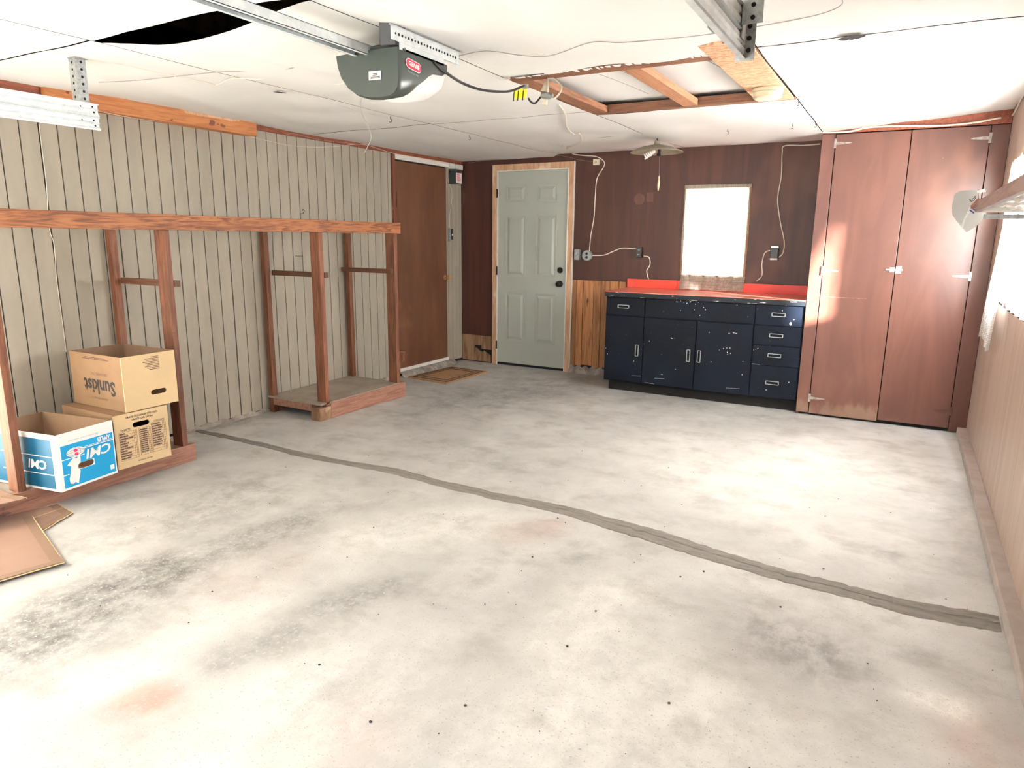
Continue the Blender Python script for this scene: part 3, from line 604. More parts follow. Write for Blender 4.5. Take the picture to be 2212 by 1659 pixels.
m.build('crack', M_wireg, HL)
m = MB()   # torn paint fringe along near board
rg = random.Random(4)
for k in range(46):
    x = -1.93+1.25*k/46+rg.uniform(-.01, .01); w = rg.uniform(.012, .035); d = rg.uniform(.004, .03)
    m.slab([(x, 3.262, HZ-.010), (x+w, 3.262, HZ-.010), (x+w*rg.uniform(.5, 1), 3.275+d, HZ-.012), (x+w*rg.uniform(0, .4), 3.275+d*.6, HZ-.011)], (0, 0, .0015))
m.build('torn_paint_fringe', M_white_ceiling, CE)
# ------------------------------------------------------------------ closet
KL = thing('closet', (-.07, 6.2, 0), 'tall reddish plywood closet with two full-height doors in the far right corner', 'closet')
DY = YC
MB().box(XC, -.566, DY, DY+.02, .02, 2.165, .002).build('stile', M_closetworn, KL)
MB().box(.405, XR-.001, DY+.004, DY+.02, .01, 2.165, .002).build('stile', M_closet, KL)
MB().box(XC, XR-.001, DY+.002, DY+.02, 2.168, 2.262, .002).build('header', M_trimred, KL)
MB().box(XC, XC+.018, DY+.021, YB-.001, .0, 2.2, .001).build('side_panel', M_closet, KL)
dA = MB().box(-.560, -.072, DY-.002, DY+.018, .018, 2.160, .002).build('door', M_closetworn, KL)
dB = MB().box(-.066, .400, DY-.004, DY+.016, .030, 2.160, .002).build('door', M_closet, KL)
MB().box(-.56, .40, DY+.03, DY+.05, 0, 2.15).build('inner_back', M_dark, KL)
def strap_hinge(x, z, d, par, mat):
    m = MB(); m.box(x-.009, x+.009, DY-.009, DY-.0045, z-.034, z+.034, .001)
    m.slab([(x, DY-.0045, z-.012), (x+.100*d, DY-.0045, z-.005), (x+.108*d, DY-.0045, z), (x+.100*d, DY-.0045, z+.005), (x, DY-.0045, z+.012)], (0, -.004, 0))
    for q, r in ((.03, .005), (.07, .004), (.108, .004)): m.lathe([(r, 0), (r*.7, .003)], (x+q*d, DY-.0085, z), (0, -1, 0), 8)
    o_ = m.build('strap_hinge', mat, par); return o_
for z in (2.095, 1.156, .145): strap_hinge(-.563, z, 1, dA, M_hinge)
for z in (2.08, 1.145): strap_hinge(.403, z, -1, dB, M_hinge)
strap_hinge(.403, .16, -1, dB, M_closet)
lp = at(1937, 583, 'y', DY)
m = MB(); m.box(-.105, -.072, DY-.009, DY-.001, lp.z-.018, lp.z+.018, .001); m.box(-.13, -.02, DY-.016, DY-.009, lp.z-.006, lp.z+.006, .002); m.box(-.066, -.028, DY-.012, DY-.003, lp.z-.026, lp.z+.026, .001)
for z in (-.015, .015): m.lathe([(.004, 0), (.003, .002)], (-.045, DY-.012, lp.z+z), (0, -1, 0), 8)
m.build('latch', M_chrome, dB)
m = MB(); r0 = at(1757, 663, 'y', DY-.002)
rg = random.Random(2)
for k in range(9):
    a = rg.uniform(0, 6.28); d = rg.uniform(0, .012)
    m.lathe([(rg.uniform(.003, .008), 0), (.002, .0006)], (r0.x+d*math.cos(a), DY+.0002, r0.z+d*1.3*math.sin(a)), (0, -1, 0), 7)
m.build('paint_fleck', M_pink, KL, label='small crimson paint mark on the left stile')
m = MB()
a = at(1781, 641, 'y', DY); b = at(1873, 645, 'y', DY)
for k in range(14): q = a.lerp(b, k/14); m.box(q.x, q.x+.018, DY-.0026, DY-.001, q.z-.0018+random.uniform(-.002, .002), q.z+.0012)
m.build('scratch', M_panelmark, dA)
# ------------------------------------------------------------------ workbench cabinet
CB = thing('base_cabinet', (-1.5, 6.2, 0), 'chipped navy blue workbench cabinet with red top below the back window', 'cabinet')
CX0, CX1, CY = -2.350, -.662, 5.935
MB().box(CX0, CX1, CY+.016, YB-.008, .095, .872, .001).build('body', M_navy, CB)
MB().box(CX0+.03, CX1, CY+.075, YB-.02, 0, .095).build('toe_kick', M_dark, CB)
MB().box(CX0-.006, CX1, CY-.018, CY+.012, .872, .912, .003).build('front_rail', M_navytrim, CB)
MB().box(CX0-.004, CX1, CY-.016, YB-.006, .912, .918, .001).build('worktop', M_redtop, CB)
def pull(x, z, vert, par, y):
    m = MB(); L_, W_ = (.013, .050) if vert else (.050, .013)
    w = .0045
    for s in (-1, 1):
        m.box(x+s*L_-w/2, x+s*L_+w/2, y-.022, y-.002, z-W_, z+W_, .001)
        m.box(x-L_, x+L_, y-.022, y-.014, z+s*W_-w/2, z+s*W_+w/2, .001)
    return m.build('handle', M_chrome, par)
def front(name, x0, x1, z0, z1, h=None, tilt=0):
    y = CY+random.uniform(-.002, .001)
    o_ = MB().box(x0+.002, x1-.002, y, CY+.017, z0+.002, z1-.002, .0025).build(name, M_navy, CB)
    if h: p = at(h[0], h[1], 'y', y-.01); pull(p.x, p.z, h[2], o_, y)
front('drawer', -2.346, -1.982, .705, .866, (1347, 662, False))
front('false_front', -1.978, -1.040, .705, .866)
front('door', -2.346, -1.982, .104, .700, (1376, 757, True))
front('door', -1.978, -1.512, .100, .700, (1487, 768, True))
front('door', -1.508, -1.042, .096, .700, (1510, 770, True))
zc = [.104, .372, .538, .702, .868]; hh = [(1668, 827), (1673, 768), (1677, 725), (1682, 680)]
for i in range(4): front('drawer', -1.036, -.668, zc[i], zc[i+1], (hh[i][0], hh[i][1], False))
m = MB(); rg = random.Random(31)
def chip(u, v, w=.006, h=.006):
    p = at(u, v, 'y', CY); a = [(p.x+w*math.cos(t)*rg.uniform(.5, 1.1), CY-.0028, p.z+h*math.sin(t)*rg.uniform(.5, 1.1)) for t in [2*PI*k/7 for k in range(7)]]
    m.slab(a, (0, .0045, 0))
for u, v in ((1470, 670), (1520, 664), (1524, 669), (1512, 681), (1492, 652), (1502, 657), (1592, 659), (1554, 756), (1563, 753), (1570, 752), (1577, 752), (1571, 761), (1578, 763), (1572, 765), (1532, 718), (1450, 730), (1536, 782), (1690, 671), (1637, 753), (1603, 809), (1403, 737), (1369, 780), (1704, 826), (1500, 669), (1484, 655), (1309, 752), (1312, 764)): chip(u, v, .004, .006)
for u, v in ((1575, 720), (1585, 719), (1590, 720), (1452, 731), (1655, 842)): chip(u, v, .010, .003)
chip(1708, 699, .010, .016)
for u0, u1, v0, v1 in ((1365, 1383, 811, 812), (1415, 1434, 817, 818), (1393, 1412, 826, 829), (1570, 1596, 838, 839), (1625, 1640, 786, 787)):
    for k in range(8): chip(u0+(u1-u0)*k/7, v0+(v1-v0)*k/7, .005, .0018)
for k in range(22): chip(1462+rg.uniform(-6, 50), 646+rg.uniform(-1, 9), rg.uniform(.001, .006), rg.uniform(.001, .004))
m.build('paint_chip', M_boxwhite, CB)
MB().box(-2.384+.01, -1.880, YB-.026, YB-.004, .918, 1.000, .002).build('backsplash', M_red, CB)
MB().box(-1.878, CX1, YB-.026, YB-.004, .918, .998, .002).build('backsplash', M_red, CB)
# ------------------------------------------------------------------ rough storage frame on the left wall
SF = thing('shelving_frame', (-4.0, 3.2, 0), 'unfinished stained timber storage frame with long top rail along the left wall', 'frame')
XS = -3.7484
MB().box(XS-.038, XS, .9, 4.748, 1.407, 1.495, .003).build('top_rail', M_rail, SF)
fs = [(1.652, 1.690), (2.571, 2.608), (3.796, 3.836), (4.655, 4.697)]
zb = [.105, .105, .10, .135]
for (a, b), z in zip(fs, zb): MB().box(XS-.092, XS-.002, a, b, z, 1.407, .003).build('front_post', M_stud, SF)
for (a, b), z in zip([(1.64, 1.68), (2.565, 2.608), (3.745, 3.79), (4.665, 4.71)], (.0, .0, .0, .135)): MB().box(XL+.022, XL+.068, a, b, z, 1.407, .003).build('rear_post', M_stud, SF)
for y0, y1 in ((2.609, 2.648), (3.838, 3.876), (4.610, 4.652)): MB().box(XL+.03, XS+(-.01 if y0 > 4 else .004), y0, y1, 1.078, 1.115, .002).build('rung', M_rung, SF)
MB().box(XS-.13, XS+.03, 4.70, 4.738, .325, .405, .002).build('block', M_stud, SF)
MB().box(XS-.04, XS, .9, 2.655, 0.0, .108, .004).build('base_rail', M_base, SF)
MB().box(XL+.03, XS-.042, 1.0, 2.62, .085, .103, .001).build('floor_panel', M_plat, SF)
MB().box(XS-.04, XS, 3.845, 4.768, .0, .128, .004).build('base_rail', M_base, SF)
MB().box(XS-.095, XS, 3.725, 3.843, .0, .098, .003).build('corner_block', M_ply, SF)
MB().box(XL+.07, XS-.10, 3.742, 3.785, .065, .118, .002).build('side_rail', M_base, SF)
MB().box(XL+.01, XS-.002, 3.74, 4.70, .119, .133, .001).build('floor_panel', M_plat, SF)
MB().box(XL+.02, XL+.06, 3.80, 4.70, 0, .117, .002).build('base_rail', M_base, SF)
# ------------------------------------------------------------------ cartons
def carton(name, label, near, ang, w, d, z0, h, mats, parent_only=False):
    """near: near right-hand corner; w along the front face (going away), d along the side face (going left)"""
    t = thing(name, (near[0], near[1], z0), label, 'box', rz=ang)
    R_ = Matrix.Rotation(ang, 4, 'Z'); O = Vector((near[0], near[1], z0))
    def P(a, b, c): return O + R_.to_3x3() @ Vector((-b, a, c))   # a away, b left, c up
    return t, P
def cwall(P, a0, a1, b0, b1, c0, c1, m):
    m.hexa([P(a0, b0, c0), P(a1, b0, c0), P(a1, b1, c0), P(a0, b1, c0)], [P(a0, b0, c1), P(a1, b0, c1), P(a1, b1, c1), P(a0, b1, c1)])
def open_box(t, P, w, d, h, front, side, inner, hole):
    k = .005
    # front face (faces +x) with an oblong hand hole
    (ha, hc, hw, hh_) = hole; N = 10
    m = MB(); bm = m.bm
    ring = []
    for s, ca_ in ((1, 0), (-1, PI)):
        for i in range(N+1):
            an = ca_-PI/2+PI*i/N; ring.append((ha+s*(hw-hh_)+hh_*math.cos(an), hc+hh_*math.sin(an)))
    nr = len(ring); outer = []
    for (a, c_) in ring:
        da, dc = a-ha, c_-hc; s = min([(w-ha)/da if da > 1e-9 else 9e9, (-ha)/da if da < -1e-9 else 9e9, (h-hc)/dc if dc > 1e-9 else 9e9, (-hc)/dc if dc < -1e-9 else 9e9]); outer.append((ha+da*s, hc+dc*s))
    for (A_, B_) in ((0, w), (0, h)): pass
    corners = [(w, h), (0, h), (0, 0), (w, 0)]
    for cn in corners:
        j = min(range(nr), key=lambda q: (outer[q][0]-cn[0])**2+(outer[q][1]-cn[1])**2); outer[j] = cn
    layers = []
    for b in (0, k): layers.append(([bm.verts.new(P(a, b, c_)) for a, c_ in ring], [bm.verts.new(P(a, b, c_)) for a, c_ in outer]))
    for i in range(nr):
        j = (i+1) % nr
        for li in (0, 1): bm.faces.new((layers[li][0][i], layers[li][0][j], layers[li][1][j], layers[li][1][i]))
        bm.faces.new((layers[0][0][i], layers[0][0][j], layers[1][0][j], layers[1][0][i])); bm.faces.new((layers[0][1][i], layers[0][1][j], layers[1][1][j], layers[1][1][i]))
    m.build('front_panel', front, t)
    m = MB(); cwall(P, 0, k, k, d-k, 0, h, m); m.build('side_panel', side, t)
    m = MB(); cwall(P, w-k, w, k, d-k, 0, h, m); m.build('side_panel', inner, t)
    m = MB(); cwall(P, 0, w, d-k, d, 0, h, m); m.build('back_panel', inner, t)
    m = MB(); cwall(P, k, w-k, k, d-k, 0, k, m); m.build('bottom', inner, t)
def strip(P, a0, a1, b, c0, c1, mm, th=.0008):
    """thin printed bar on the front face"""
    mm.hexa([P(a0, b, c0), P(a1, b, c0), P(a1, b-th, c0), P(a0, b-th, c0)], [P(a0, b, c1), P(a1, b, c1), P(a1, b-th, c1), P(a0, b-th, c1)])
def strip_s(P, b0, b1, c0, c1, mm, th=.0008):
    mm.hexa([P(0, b0, c0), P(0, b1, c0), P(-th, b1, c0), P(-th, b0, c0)], [P(0, b0, c1), P(0, b1, c1), P(-th, b1, c1), P(-th, b0, c1)])
# lower closed carton
LZ = .108
t, P = carton('cardboard_box', 'closed kraft carton with variety chart, bottom of the stack in the frame', (-3.655, 2.107), 0.0, .32, .49, LZ, .305, None)
w, d, h = .32, .49, .305
open_box(t, P, w, d, h, M_kraftlight, M_kraftshaded, M_kraftshaded, (.155, .232, .050, .0145))
m = MB(); cwall(P, 0, w, .004, d, h, h+.005, m); m.build('top_flap', M_kraftshaded, t)
fx = (P(1, 0, 0)-P(0, 0, 0)).normalized(); sx_ = (P(0, 0, 0)-P(0, 1, 0)).normalized(); UP = Vector((0, 0, 1)); DN = -UP
m = MB(); la = .0011
def frame_rect(a0, a1, c0, c1, rows, cols):
    for i in range(rows+1): c_ = c0+(c1-c0)*i/rows; strip(P, a0, a1, 0, c_-la/2, c_+la/2, m)
    for a in [a0, a1]+cols: strip(P, a-la/2, a+la/2, 0, c0, c1, m)
frame_rect(.022, .125, .045, .205, 11, [.108, .118]); frame_rect(.138, .207, .050, .205, 13, [.192, .200]); frame_rect(.213, .300, .050, .222, 12, [.282, .291])
m.build('printed_grid', M_inkb, t)
rg = random.Random(9)
def blur_lines(a0, a1, c0, c1, n, mm, frac=(.4, .95), hgt=.55, side=False):
    for i in range(n):
        cc = c0+(c1-c0)*(i+.5)/n; hh2 = (c1-c0)/n*hgt/2; a = a0; e = a0+(a1-a0)*rg.uniform(*frac)
        while a < e:
            q = rg.uniform(.003, .009)
            (strip_s if side else (lambda P_, x, y, z, w_, mm_: strip(P_, x, y, 0, z, w_, mm_)))(P, a, min(a+q, e), cc-hh2, cc+hh2, mm)
            a += q+.0014
m = MB(); blur_lines(.025, .106, .048, .203, 11, m); blur_lines(.141, .190, .062, .203, 12, m, (.85, 1)); blur_lines(.216, .280, .080, .220, 10, m, (.7, 1)); m.build('printed_text', M_inkb, t)
text('VARIETY', .015, P(.062, 0, .215), fx, UP, M_ink, t, offset=.0003); text('CONTENTS', .0125, P(.262, 0, .229), fx, UP, M_ink, t, offset=.0003)
text('ORANGE COVE-SANGER CITRUS ASSN.', .0150, P(.165, 0, .282), fx, UP, M_ink, t, sx=.72, offset=.0005); text('ORANGE COVE, CA 93646', .0150, P(.165, 0, .264), fx, UP, M_ink, t, sx=.72, offset=.0005)
text('PRODUCE OF USA', .0105, P(.16, 0, .024), fx, UP, M_ink, t, offset=.0003)
# upper open carton, standing upside down
UZ = LZ+.312
t, P = carton('cardboard_box', 'open kraft carton with inverted black lettering, on top of the stack', (-3.652, 2.182), .02, .325, .475, UZ, .305, None)
w, d, h = .325, .475, .305
open_box(t, P, w, d, h, M_kraftlight, M_kraftshaded, M_kraftin, (.205, .082, .048, .0145))
fx = (P(1, 0, 0)-P(0, 0, 0)).normalized(); sx_ = (P(0, 0, 0)-P(0, 1, 0)).normalized()
text('Sunkist', .112, P(0, .215, .125), -sx_, DN, M_ink, t, sx=.88, offset=.0035)
text('GROWERS, INC.', .022, P(0, .215, .195), -sx_, DN, M_inkb, t); text('PRODUCT OF U.S.A.', .014, P(0, .215, .055), -sx_, DN, M_inkb, t)
m = MB()
for cc, b0, b1 in ((.285, .14, .33), (.277, .11, .35)): 
    a = b0
    while a < b1:
        q = rg.uniform(.003, .008); strip_s(P, a, a+q, cc-.0018, cc+.0018, m); a += q+.0015
for i in range(9):
    cc = .286-.0088*i; a = .125+.012*(i % 3)+.012*(i > 5); 
    if i == 0: a = .175
    while a < .222: q = rg.uniform(.003, .008); strip(P, a, min(a+q, .224), 0, cc-.0018, cc+.0018, m); a += q+.0014
m.build('printed_text', M_inkb, t)
# blue and white fruit carton
BZ = .108
t, P = carton('cardboard_box', 'open blue and white fruit carton behind the nearest post', (-3.572, 1.764), .17, .325, .52, BZ, .295, None)
w, d, h = .325, .52, .295
open_box(t, P, w, d, h, M_boxwhite, M_boxwhite, M_kraftin, (.150, .105, .046, .016))
fx = (P(1, 0, 0)-P(0, 0, 0)).normalized(); sx_ = (P(0, 0, 0)-P(0, 1, 0)).normalized()
m = MB(); strip_s(P, .036, d-.01, .012, .268, m); m.build('printed_panel', M_blue, t)
m = MB()  # cyan field leaves the hand hole free
strip(P, .020, .318, 0, .122, .232, m); strip(P, .020, .318, 0, .012, .088, m); strip(P, .020, .103, 0, .088, .122, m); strip(P, .197, .318, 0, .088, .122, m)
m.build('printed_panel', M_cyan, t)
T2 = .0017
m = MB()
strip(P, .018, .145, 0, .158, .162, m, T2); strip(P, .145, .318, 0, .190, .194, m, T2); strip(P, .018, .050, 0, .078, .082, m, T2); strip(P, .285, .308, 0, .030, .055, m, T2); strip(P, .150, .318, 0, .198, .2, m, T2)
for c_ in (.178, .085): strip_s(P, .030, .40, c_-.002, c_+.002, m, T2)
# emblem: leaping figure
def fig(pts): m.slab([P(a, -T2, c_) for a, c_ in pts], tuple((P(0, .0008, 0)-P(0, 0, 0))))
fig([(.070, .150), (.085, .160), (.100, .150), (.112, .165), (.120, .150), (.118, .122), (.103, .118), (.100, .095), (.062, .100)])
fig([(.045, .128), (.070, .150), (.074, .128), (.060, .120)]); fig([(.062, .100), (.100, .095), (.112, .080), (.104, .052), (.094, .018), (.078, .030), (.066, .024), (.050, .030), (.048, .055), (.056, .075)])
for i in range(24): pass
m.lathe([(.001, -.0017), (.001, -.0016)], P(0, 0, -.02+.05), sx_, 3)
el = [(0.098+.050*math.cos(2*PI*i/28), .186+.024*math.sin(2*PI*i/28)) for i in range(28)]; m.slab([P(a, -T2, c_) for a, c_ in el], tuple((P(0, .0008, 0)-P(0, 0, 0))))
m.build('white_print', M_boxwhite, t)
m = MB()
for q in (-.6, 0, .6):
    m.tube([P(.098+.046*math.cos(a_)*1, -.0026, .186+.022*math.sin(a_)*q) for a_ in [PI*i/10 for i in range(11)]], .0005, 4)
    m.tube([P(.098+.046*q*math.cos(a_), -.0026, .186+.022*math.sin(a_)) for a_ in [PI*i/10-PI/2 for i in range(11)]], .0005, 4)
m.build('globe_lines', M_blue, t)
m = MB()
for cc in ((.098, .194), (.102, .174)): m.slab([P(cc[0]+.011*math.cos(2*PI*i/12), -.0030, cc[1]+.008*math.sin(2*PI*i/12)) for i in range(12)], tuple((P(0, .0008, 0)-P(0, 0, 0))))
m.build('crimson_mark', M_pink, t)
text('APPLES', .030, P(.262, -.0018, .216), -fx, DN, M_boxwhite, t, sx=.8, offset=.0012)
text('CMI', .070, P(.232, -.0018, .158), -fx, DN, M_boxwhite, t, sx=1.22, offset=.0016, shear=.2)
text('CMI', .066, P(-.0018, .14, .135), -sx_, DN, M_boxwhite, t, sx=1.15, offset=.0016, shear=.2)
text('43', .014, P(.30, 0, .263), fx, DN, M_inkb, t); text('PREMIUM QUALITY FRUIT  WASHINGTON', .009, P(.15, 0, .250), -fx, DN, M_wireg, t)
# flattened cartons on the floor
def flat(label, pts, z, border, edge=M_kraftedge, creases=()):
    t = thing('flattened_carton', (sum(p[0] for p in pts)/len(pts), sum(p[1] for p in pts)/len(pts), z), label, 'cardboard', 'flattened cartons on the floor')
    n = len(pts); cxy = (sum(p[0] for p in pts)/n, sum(p[1] for p in pts)/n)
    zz = [p[2] if len(p) > 2 else z for p in pts]
    MB().slab([(p[0], p[1], q) for p, q in zip(pts, zz)], (0, 0, .005)).build('sheet', M_kraftflat, t)
    m = MB()
    for i in border:
        a = Vector((pts[i][0], pts[i][1], zz[i]+.0052)); b = Vector((pts[(i+1) % n][0], pts[(i+1) % n][1], zz[(i+1) % n]+.0052))
        d_ = (b-a).normalized(); nn = Vector((-d_.y, d_.x, 0))
        if nn.dot(Vector((cxy[0]-a.x, cxy[1]-a.y, 0))) < 0: nn = -nn
        m.slab([a+nn*.003+Vector((0, 0, .0004*i)), b+nn*.003+Vector((0, 0, .0004*i)), b+nn*.04+Vector((0, 0, .0004*i)), a+nn*.04+Vector((0, 0, .0004*i))], (0, 0, .0012+.0007*i))
    m.build('border_strip', edge, t)
    m = MB()
    for i in border:
        a = Vector((pts[i][0], pts[i][1], zz[i]+.003)); b = Vector((pts[(i+1) % n][0], pts[(i+1) % n][1], zz[(i+1) % n]+.003)); m.tube([a.lerp(b, k/10)+Vector((0, 0, random.uniform(-.001, .002))) for k in range(11)], .0028, 5)
    m.build('frayed_edge', M_kraftlight, t)
    for (a, b) in creases: MB().tube([(a[0], a[1], z+.0058), (b[0], b[1], z+.0058)], .0012, 4).build('crease', M_kraftlight, t)
g3 = [(-3.95, 1.85), (-3.519, 1.765), (-3.419, 1.560), (-3.78, 1.50)]
flat('flattened brown carton peeping out at the right, under the two others', [( -3.70, 1.80), (-3.519, 1.775), (-3.405, 1.560), (-3.80, 1.44), (-3.95, 1.5), (-3.92, 1.62), (-3.70, 1.62)][:4], .004, (1, 2) if False else (0, 1), creases=(((-3.62, 1.78), (-3.60, 1.50)),))
flat('flattened brown carton lying uppermost, leaning on the frame base', [(-4.02, 1.63), (-3.725, 1.60), (-3.600, 1.618), (-3.70, 1.20), (-4.2, 1.1), (-4.3, 1.5)], .118, (1,))
flat('largest flattened brown carton at the left edge, nearest the camera', [(-3.625, 1.640), (-2.978, 1.443), (-3.10, .95), (-3.75, 1.15)], .012, (0, 1))
# doormat
DM = thing('doormat', (-3.94, 5.73, 0), 'brown coir doormat with dark border before the brown flush door', 'doormat')
mc = [Vector((-4.215, 5.40, 0)), Vector((-4.16, 6.10, 0)), Vector((-3.695, 6.07, 0)), Vector((-3.72, 5.35, 0))]
MB().slab([p+Vector((0, 0, .001)) for p in mc], (0, 0, .014)).build('mat_pad', M_coir, DM)
cen = sum(mc, Vector())/4; m = MB()
for s in (.90, .72):
    ins = [cen+(p-cen)*s for p in mc]; in2 = [cen+(p-cen)*(s-.065) for p in mc]
    for i in range(4):
        j = (i+1) % 4; m.slab([ins[i]+Vector((0, 0, .0152)), ins[j]+Vector((0, 0, .0152)), in2[j]+Vector((0, 0, .0152)), in2[i]+Vector((0, 0, .0152))], (0, 0, .0008))
m.build('border_print', M_coird, DM)
# ------------------------------------------------------------------ garage door opener
GO = thing('garage_door_opener', (-1.96, 2.45, 1.92), 'grey-green garage door opener motor hanging from the ceiling with its steel rail', 'opener')
TOPZ = 2.100
prof = [(-2.125, 2.100), (-2.118, 2.055), (-2.10, 2.010), (-2.065, 1.968), (-2.02, 1.940), (-1.965, 1.924), (-1.90, 1.918), (-1.85, 1.920), (-1.822, 1.930), (-1.805, 1.950), (-1.800, 1.985), (-1.800, 2.04), (-1.800, 2.100), (-1.86, 2.103), (-2.0, 2.103)]
st = [(2.292, 1.925, .97), (2.300, 1.921, .99), (2.318, 1.918, 1), (2.38, 1.935, 1), (2.42, 1.962, 1), (2.46, 1.988, 1), (2.50, 2.020, 1), (2.53, 2.038, 1), (2.60, 2.046, 1), (2.622, 2.066, .99)]
rings = []
for y, zb_, sc in st: rings.append([((x+1.9625)*sc-1.9625, y, TOPZ-(TOPZ-z)*(TOPZ-zb_)/(TOPZ-1.918) if z < TOPZ else z) for x, z in prof])
MB().loft(rings).build('housing', M_opener, GO, True)
rings = []
for y, zb_ in ((2.40, 1.955), (2.45, 1.93), (2.53, 1.945), (2.60, 1.985), (2.63, 2.05)): rings.append([((x+1.9625)*.93-1.9625, y, 2.09-(2.09-z)*(2.09-zb_)/(2.09-1.918)*1.0 if z < 2.09 else 2.09) for x, z in prof])
MB().loft(rings).build('light_lens', M_lens, GO, True)
MB().lathe([(.075, 0), (.075, .004), (.03, .020), (.02, .024)], (-1.88, 2.335, 2.103), (0, 0, 1), 20).build('top_hub', M_black, GO, True)
MB().hexa([(-1.86, 2.26, 2.105), (-1.803, 2.28, 2.105), (-1.803, 2.42, 2.10), (-1.95, 2.36, 2.105)], [(-1.845, 2.235, 2.178), (-1.803, 2.25, 2.178), (-1.803, 2.34, 2.178), (-1.87, 2.32, 2.178)]).build('shaded_mount_bracket', M_black, GO)  # bracket coloured black to stand in for the dark shadow above the housing
# logo, capsule with lettering on the right side face
lc = at(893, 142, 'x', -1.799); ld = (at(908, 149, 'x', -1.799)-at(879, 133, 'x', -1.799)); ld.x = 0; ld.normalize(); lu = Vector((1, 0, 0)).cross(ld); 
def capsule(cn, dl, ul, hw, hr, off, th):
    pts = []
    for s, a0 in ((1, -PI/2), (-1, PI/2)):
        for i in range(9): an = a0+PI*i/8; pts.append(cn+dl*(s*(hw-hr)+hr*math.cos(an))+ul*(hr*math.sin(an))+Vector((off, 0, 0)))
    return MB().slab(pts, (th, 0, 0))
capsule(lc, ld, lu, .050, .019, .0005, .001).build('logo_border', M_boxwhite, GO); capsule(lc, ld, lu, .047, .016, .0017, .001).build('logo_plate', M_logo, GO)
text('GENIE', .022, lc+Vector((.0028, 0, 0)), ld, lu, M_boxwhite, GO, offset=.0008, sx=1.15)
text('PowerLift 900', .012, lc-lu*.030+Vector((.0005, 0, 0)), ld, lu, M_galvdull, GO)
l0 = at(810, 163, 'y', 2.290); m = MB(); m.obox(l0, (1, 0, -.03), (.03, 0, 1), (0, 1, 0), .031, .016, .001)
m.build('rating_label', M_label, GO); m = MB()
for dz in (.007, .001, -.006, -.010): m.obox(l0+Vector((.002, -.0014, dz)), (1, 0, -.03), (.03, 0, 1), (0, 1, 0), .024*(1 if dz < 0 else .5), .0012, .0004)
m.build('printed_text', M_ink, GO)
# rail, an inverted channel
m = MB(); rx0, rx1, rz0, rz1 = -2.022, -1.950, 2.088, 2.124
m.box(rx0, rx1, -.62, 2.345, rz1-.002, rz1); m.box(rx0, rx0+.002, -.62, 2.345, rz0, rz1); m.box(rx1-.002, rx1, -.62, 2.345, rz0, rz1); m.box(rx0, rx0+.016, -.62, 2.345, rz0, rz0+.002); m.box(rx1-.016, rx1, -.62, 2.345, rz0, rz0+.002)
m.build('rail', M_galv, GO)
MB().box(-1.990, -1.982, -.6, 2.33, 2.094, 2.101).build('belt', M_black, GO)
# slotted mounting angle
m = MB(); m.box(-1.802, -1.799, 2.25, 2.71, 2.118, 2.172, 0); m.box(-1.84, -1.799, 2.25, 2.74, 2.170, 2.173, 0); m.box(-1.803, -1.800, 2.30, 2.60, 2.092, 2.12)
m.build('mounting_angle', M_galv, GO)
m = MB()
for k in range(21): y = 2.275+k*.0205; m.lathe([(.0055 if k % 3 else .004, 0), (.0055 if k % 3 else .004, .0008)], (-1.7988, y, 2.143), (1, 0, 0), 8)
m.build('slot', M_hole, GO)
m = MB(); m.tube([(-1.80, 2.33, 2.095), (-1.83, 2.36, 2.15), (-1.84, 2.37, 2.18)], .006, 6); m.build('hanger_bolt', M_galvdull, GO)
def wire(name, pts, r, mat, label, cat='cable', group=None, n=6, parent=None):
    # Catmull-Rom through the points
    P_ = [Vector(p) for p in pts]; out = []
    for i in range(len(P_)-1):
        p0 = P_[max(i-1, 0)]; p1 = P_[i]; p2 = P_[i+1]; p3 = P_[min(i+2, len(P_)-1)]
        for k in range(6):
            t_ = k/6; out.append(.5*((2*p1)+(-p0+p2)*t_+(2*p0-5*p1+4*p2-p3)*t_**2+(-p0+3*p1-3*p2+p3)*t_**3))
    out.append(P_[-1]); o_ = MB().tube(out, r, n).build(name, mat, parent, True)
    if parent is None: tag(o_, label, cat, group)
    return o_
cz = H-.012
pc = [at(937, 134, 'x', -1.795), at(965, 158, 'x', -1.79), at(1000, 180, 'z', 2.06), at(1040, 194, 'z', 2.05), at(1080, 198, 'z', 2.06), at(1105, 196, 'z', 2.08), at(1130, 186, 'z', 2.12), at(1137, 183, 'z', 2.15)]
wire('power_cord', pc, .006, M_wireb, '', parent=GO)
wire('pull_wire', [at(793, 193, 'y', 2.30), at(783, 205, 'y', 2.30), at(779, 228, 'y', 2.30), at(786, 255, 'y', 2.30), at(800, 285, 'y', 2.30), at(800, 305, 'y', 2.30), at(786, 332, 'y', 2.30)], .0016, M_wireg, 'thin grey antenna wire dangling below the opener motor', 'wire')
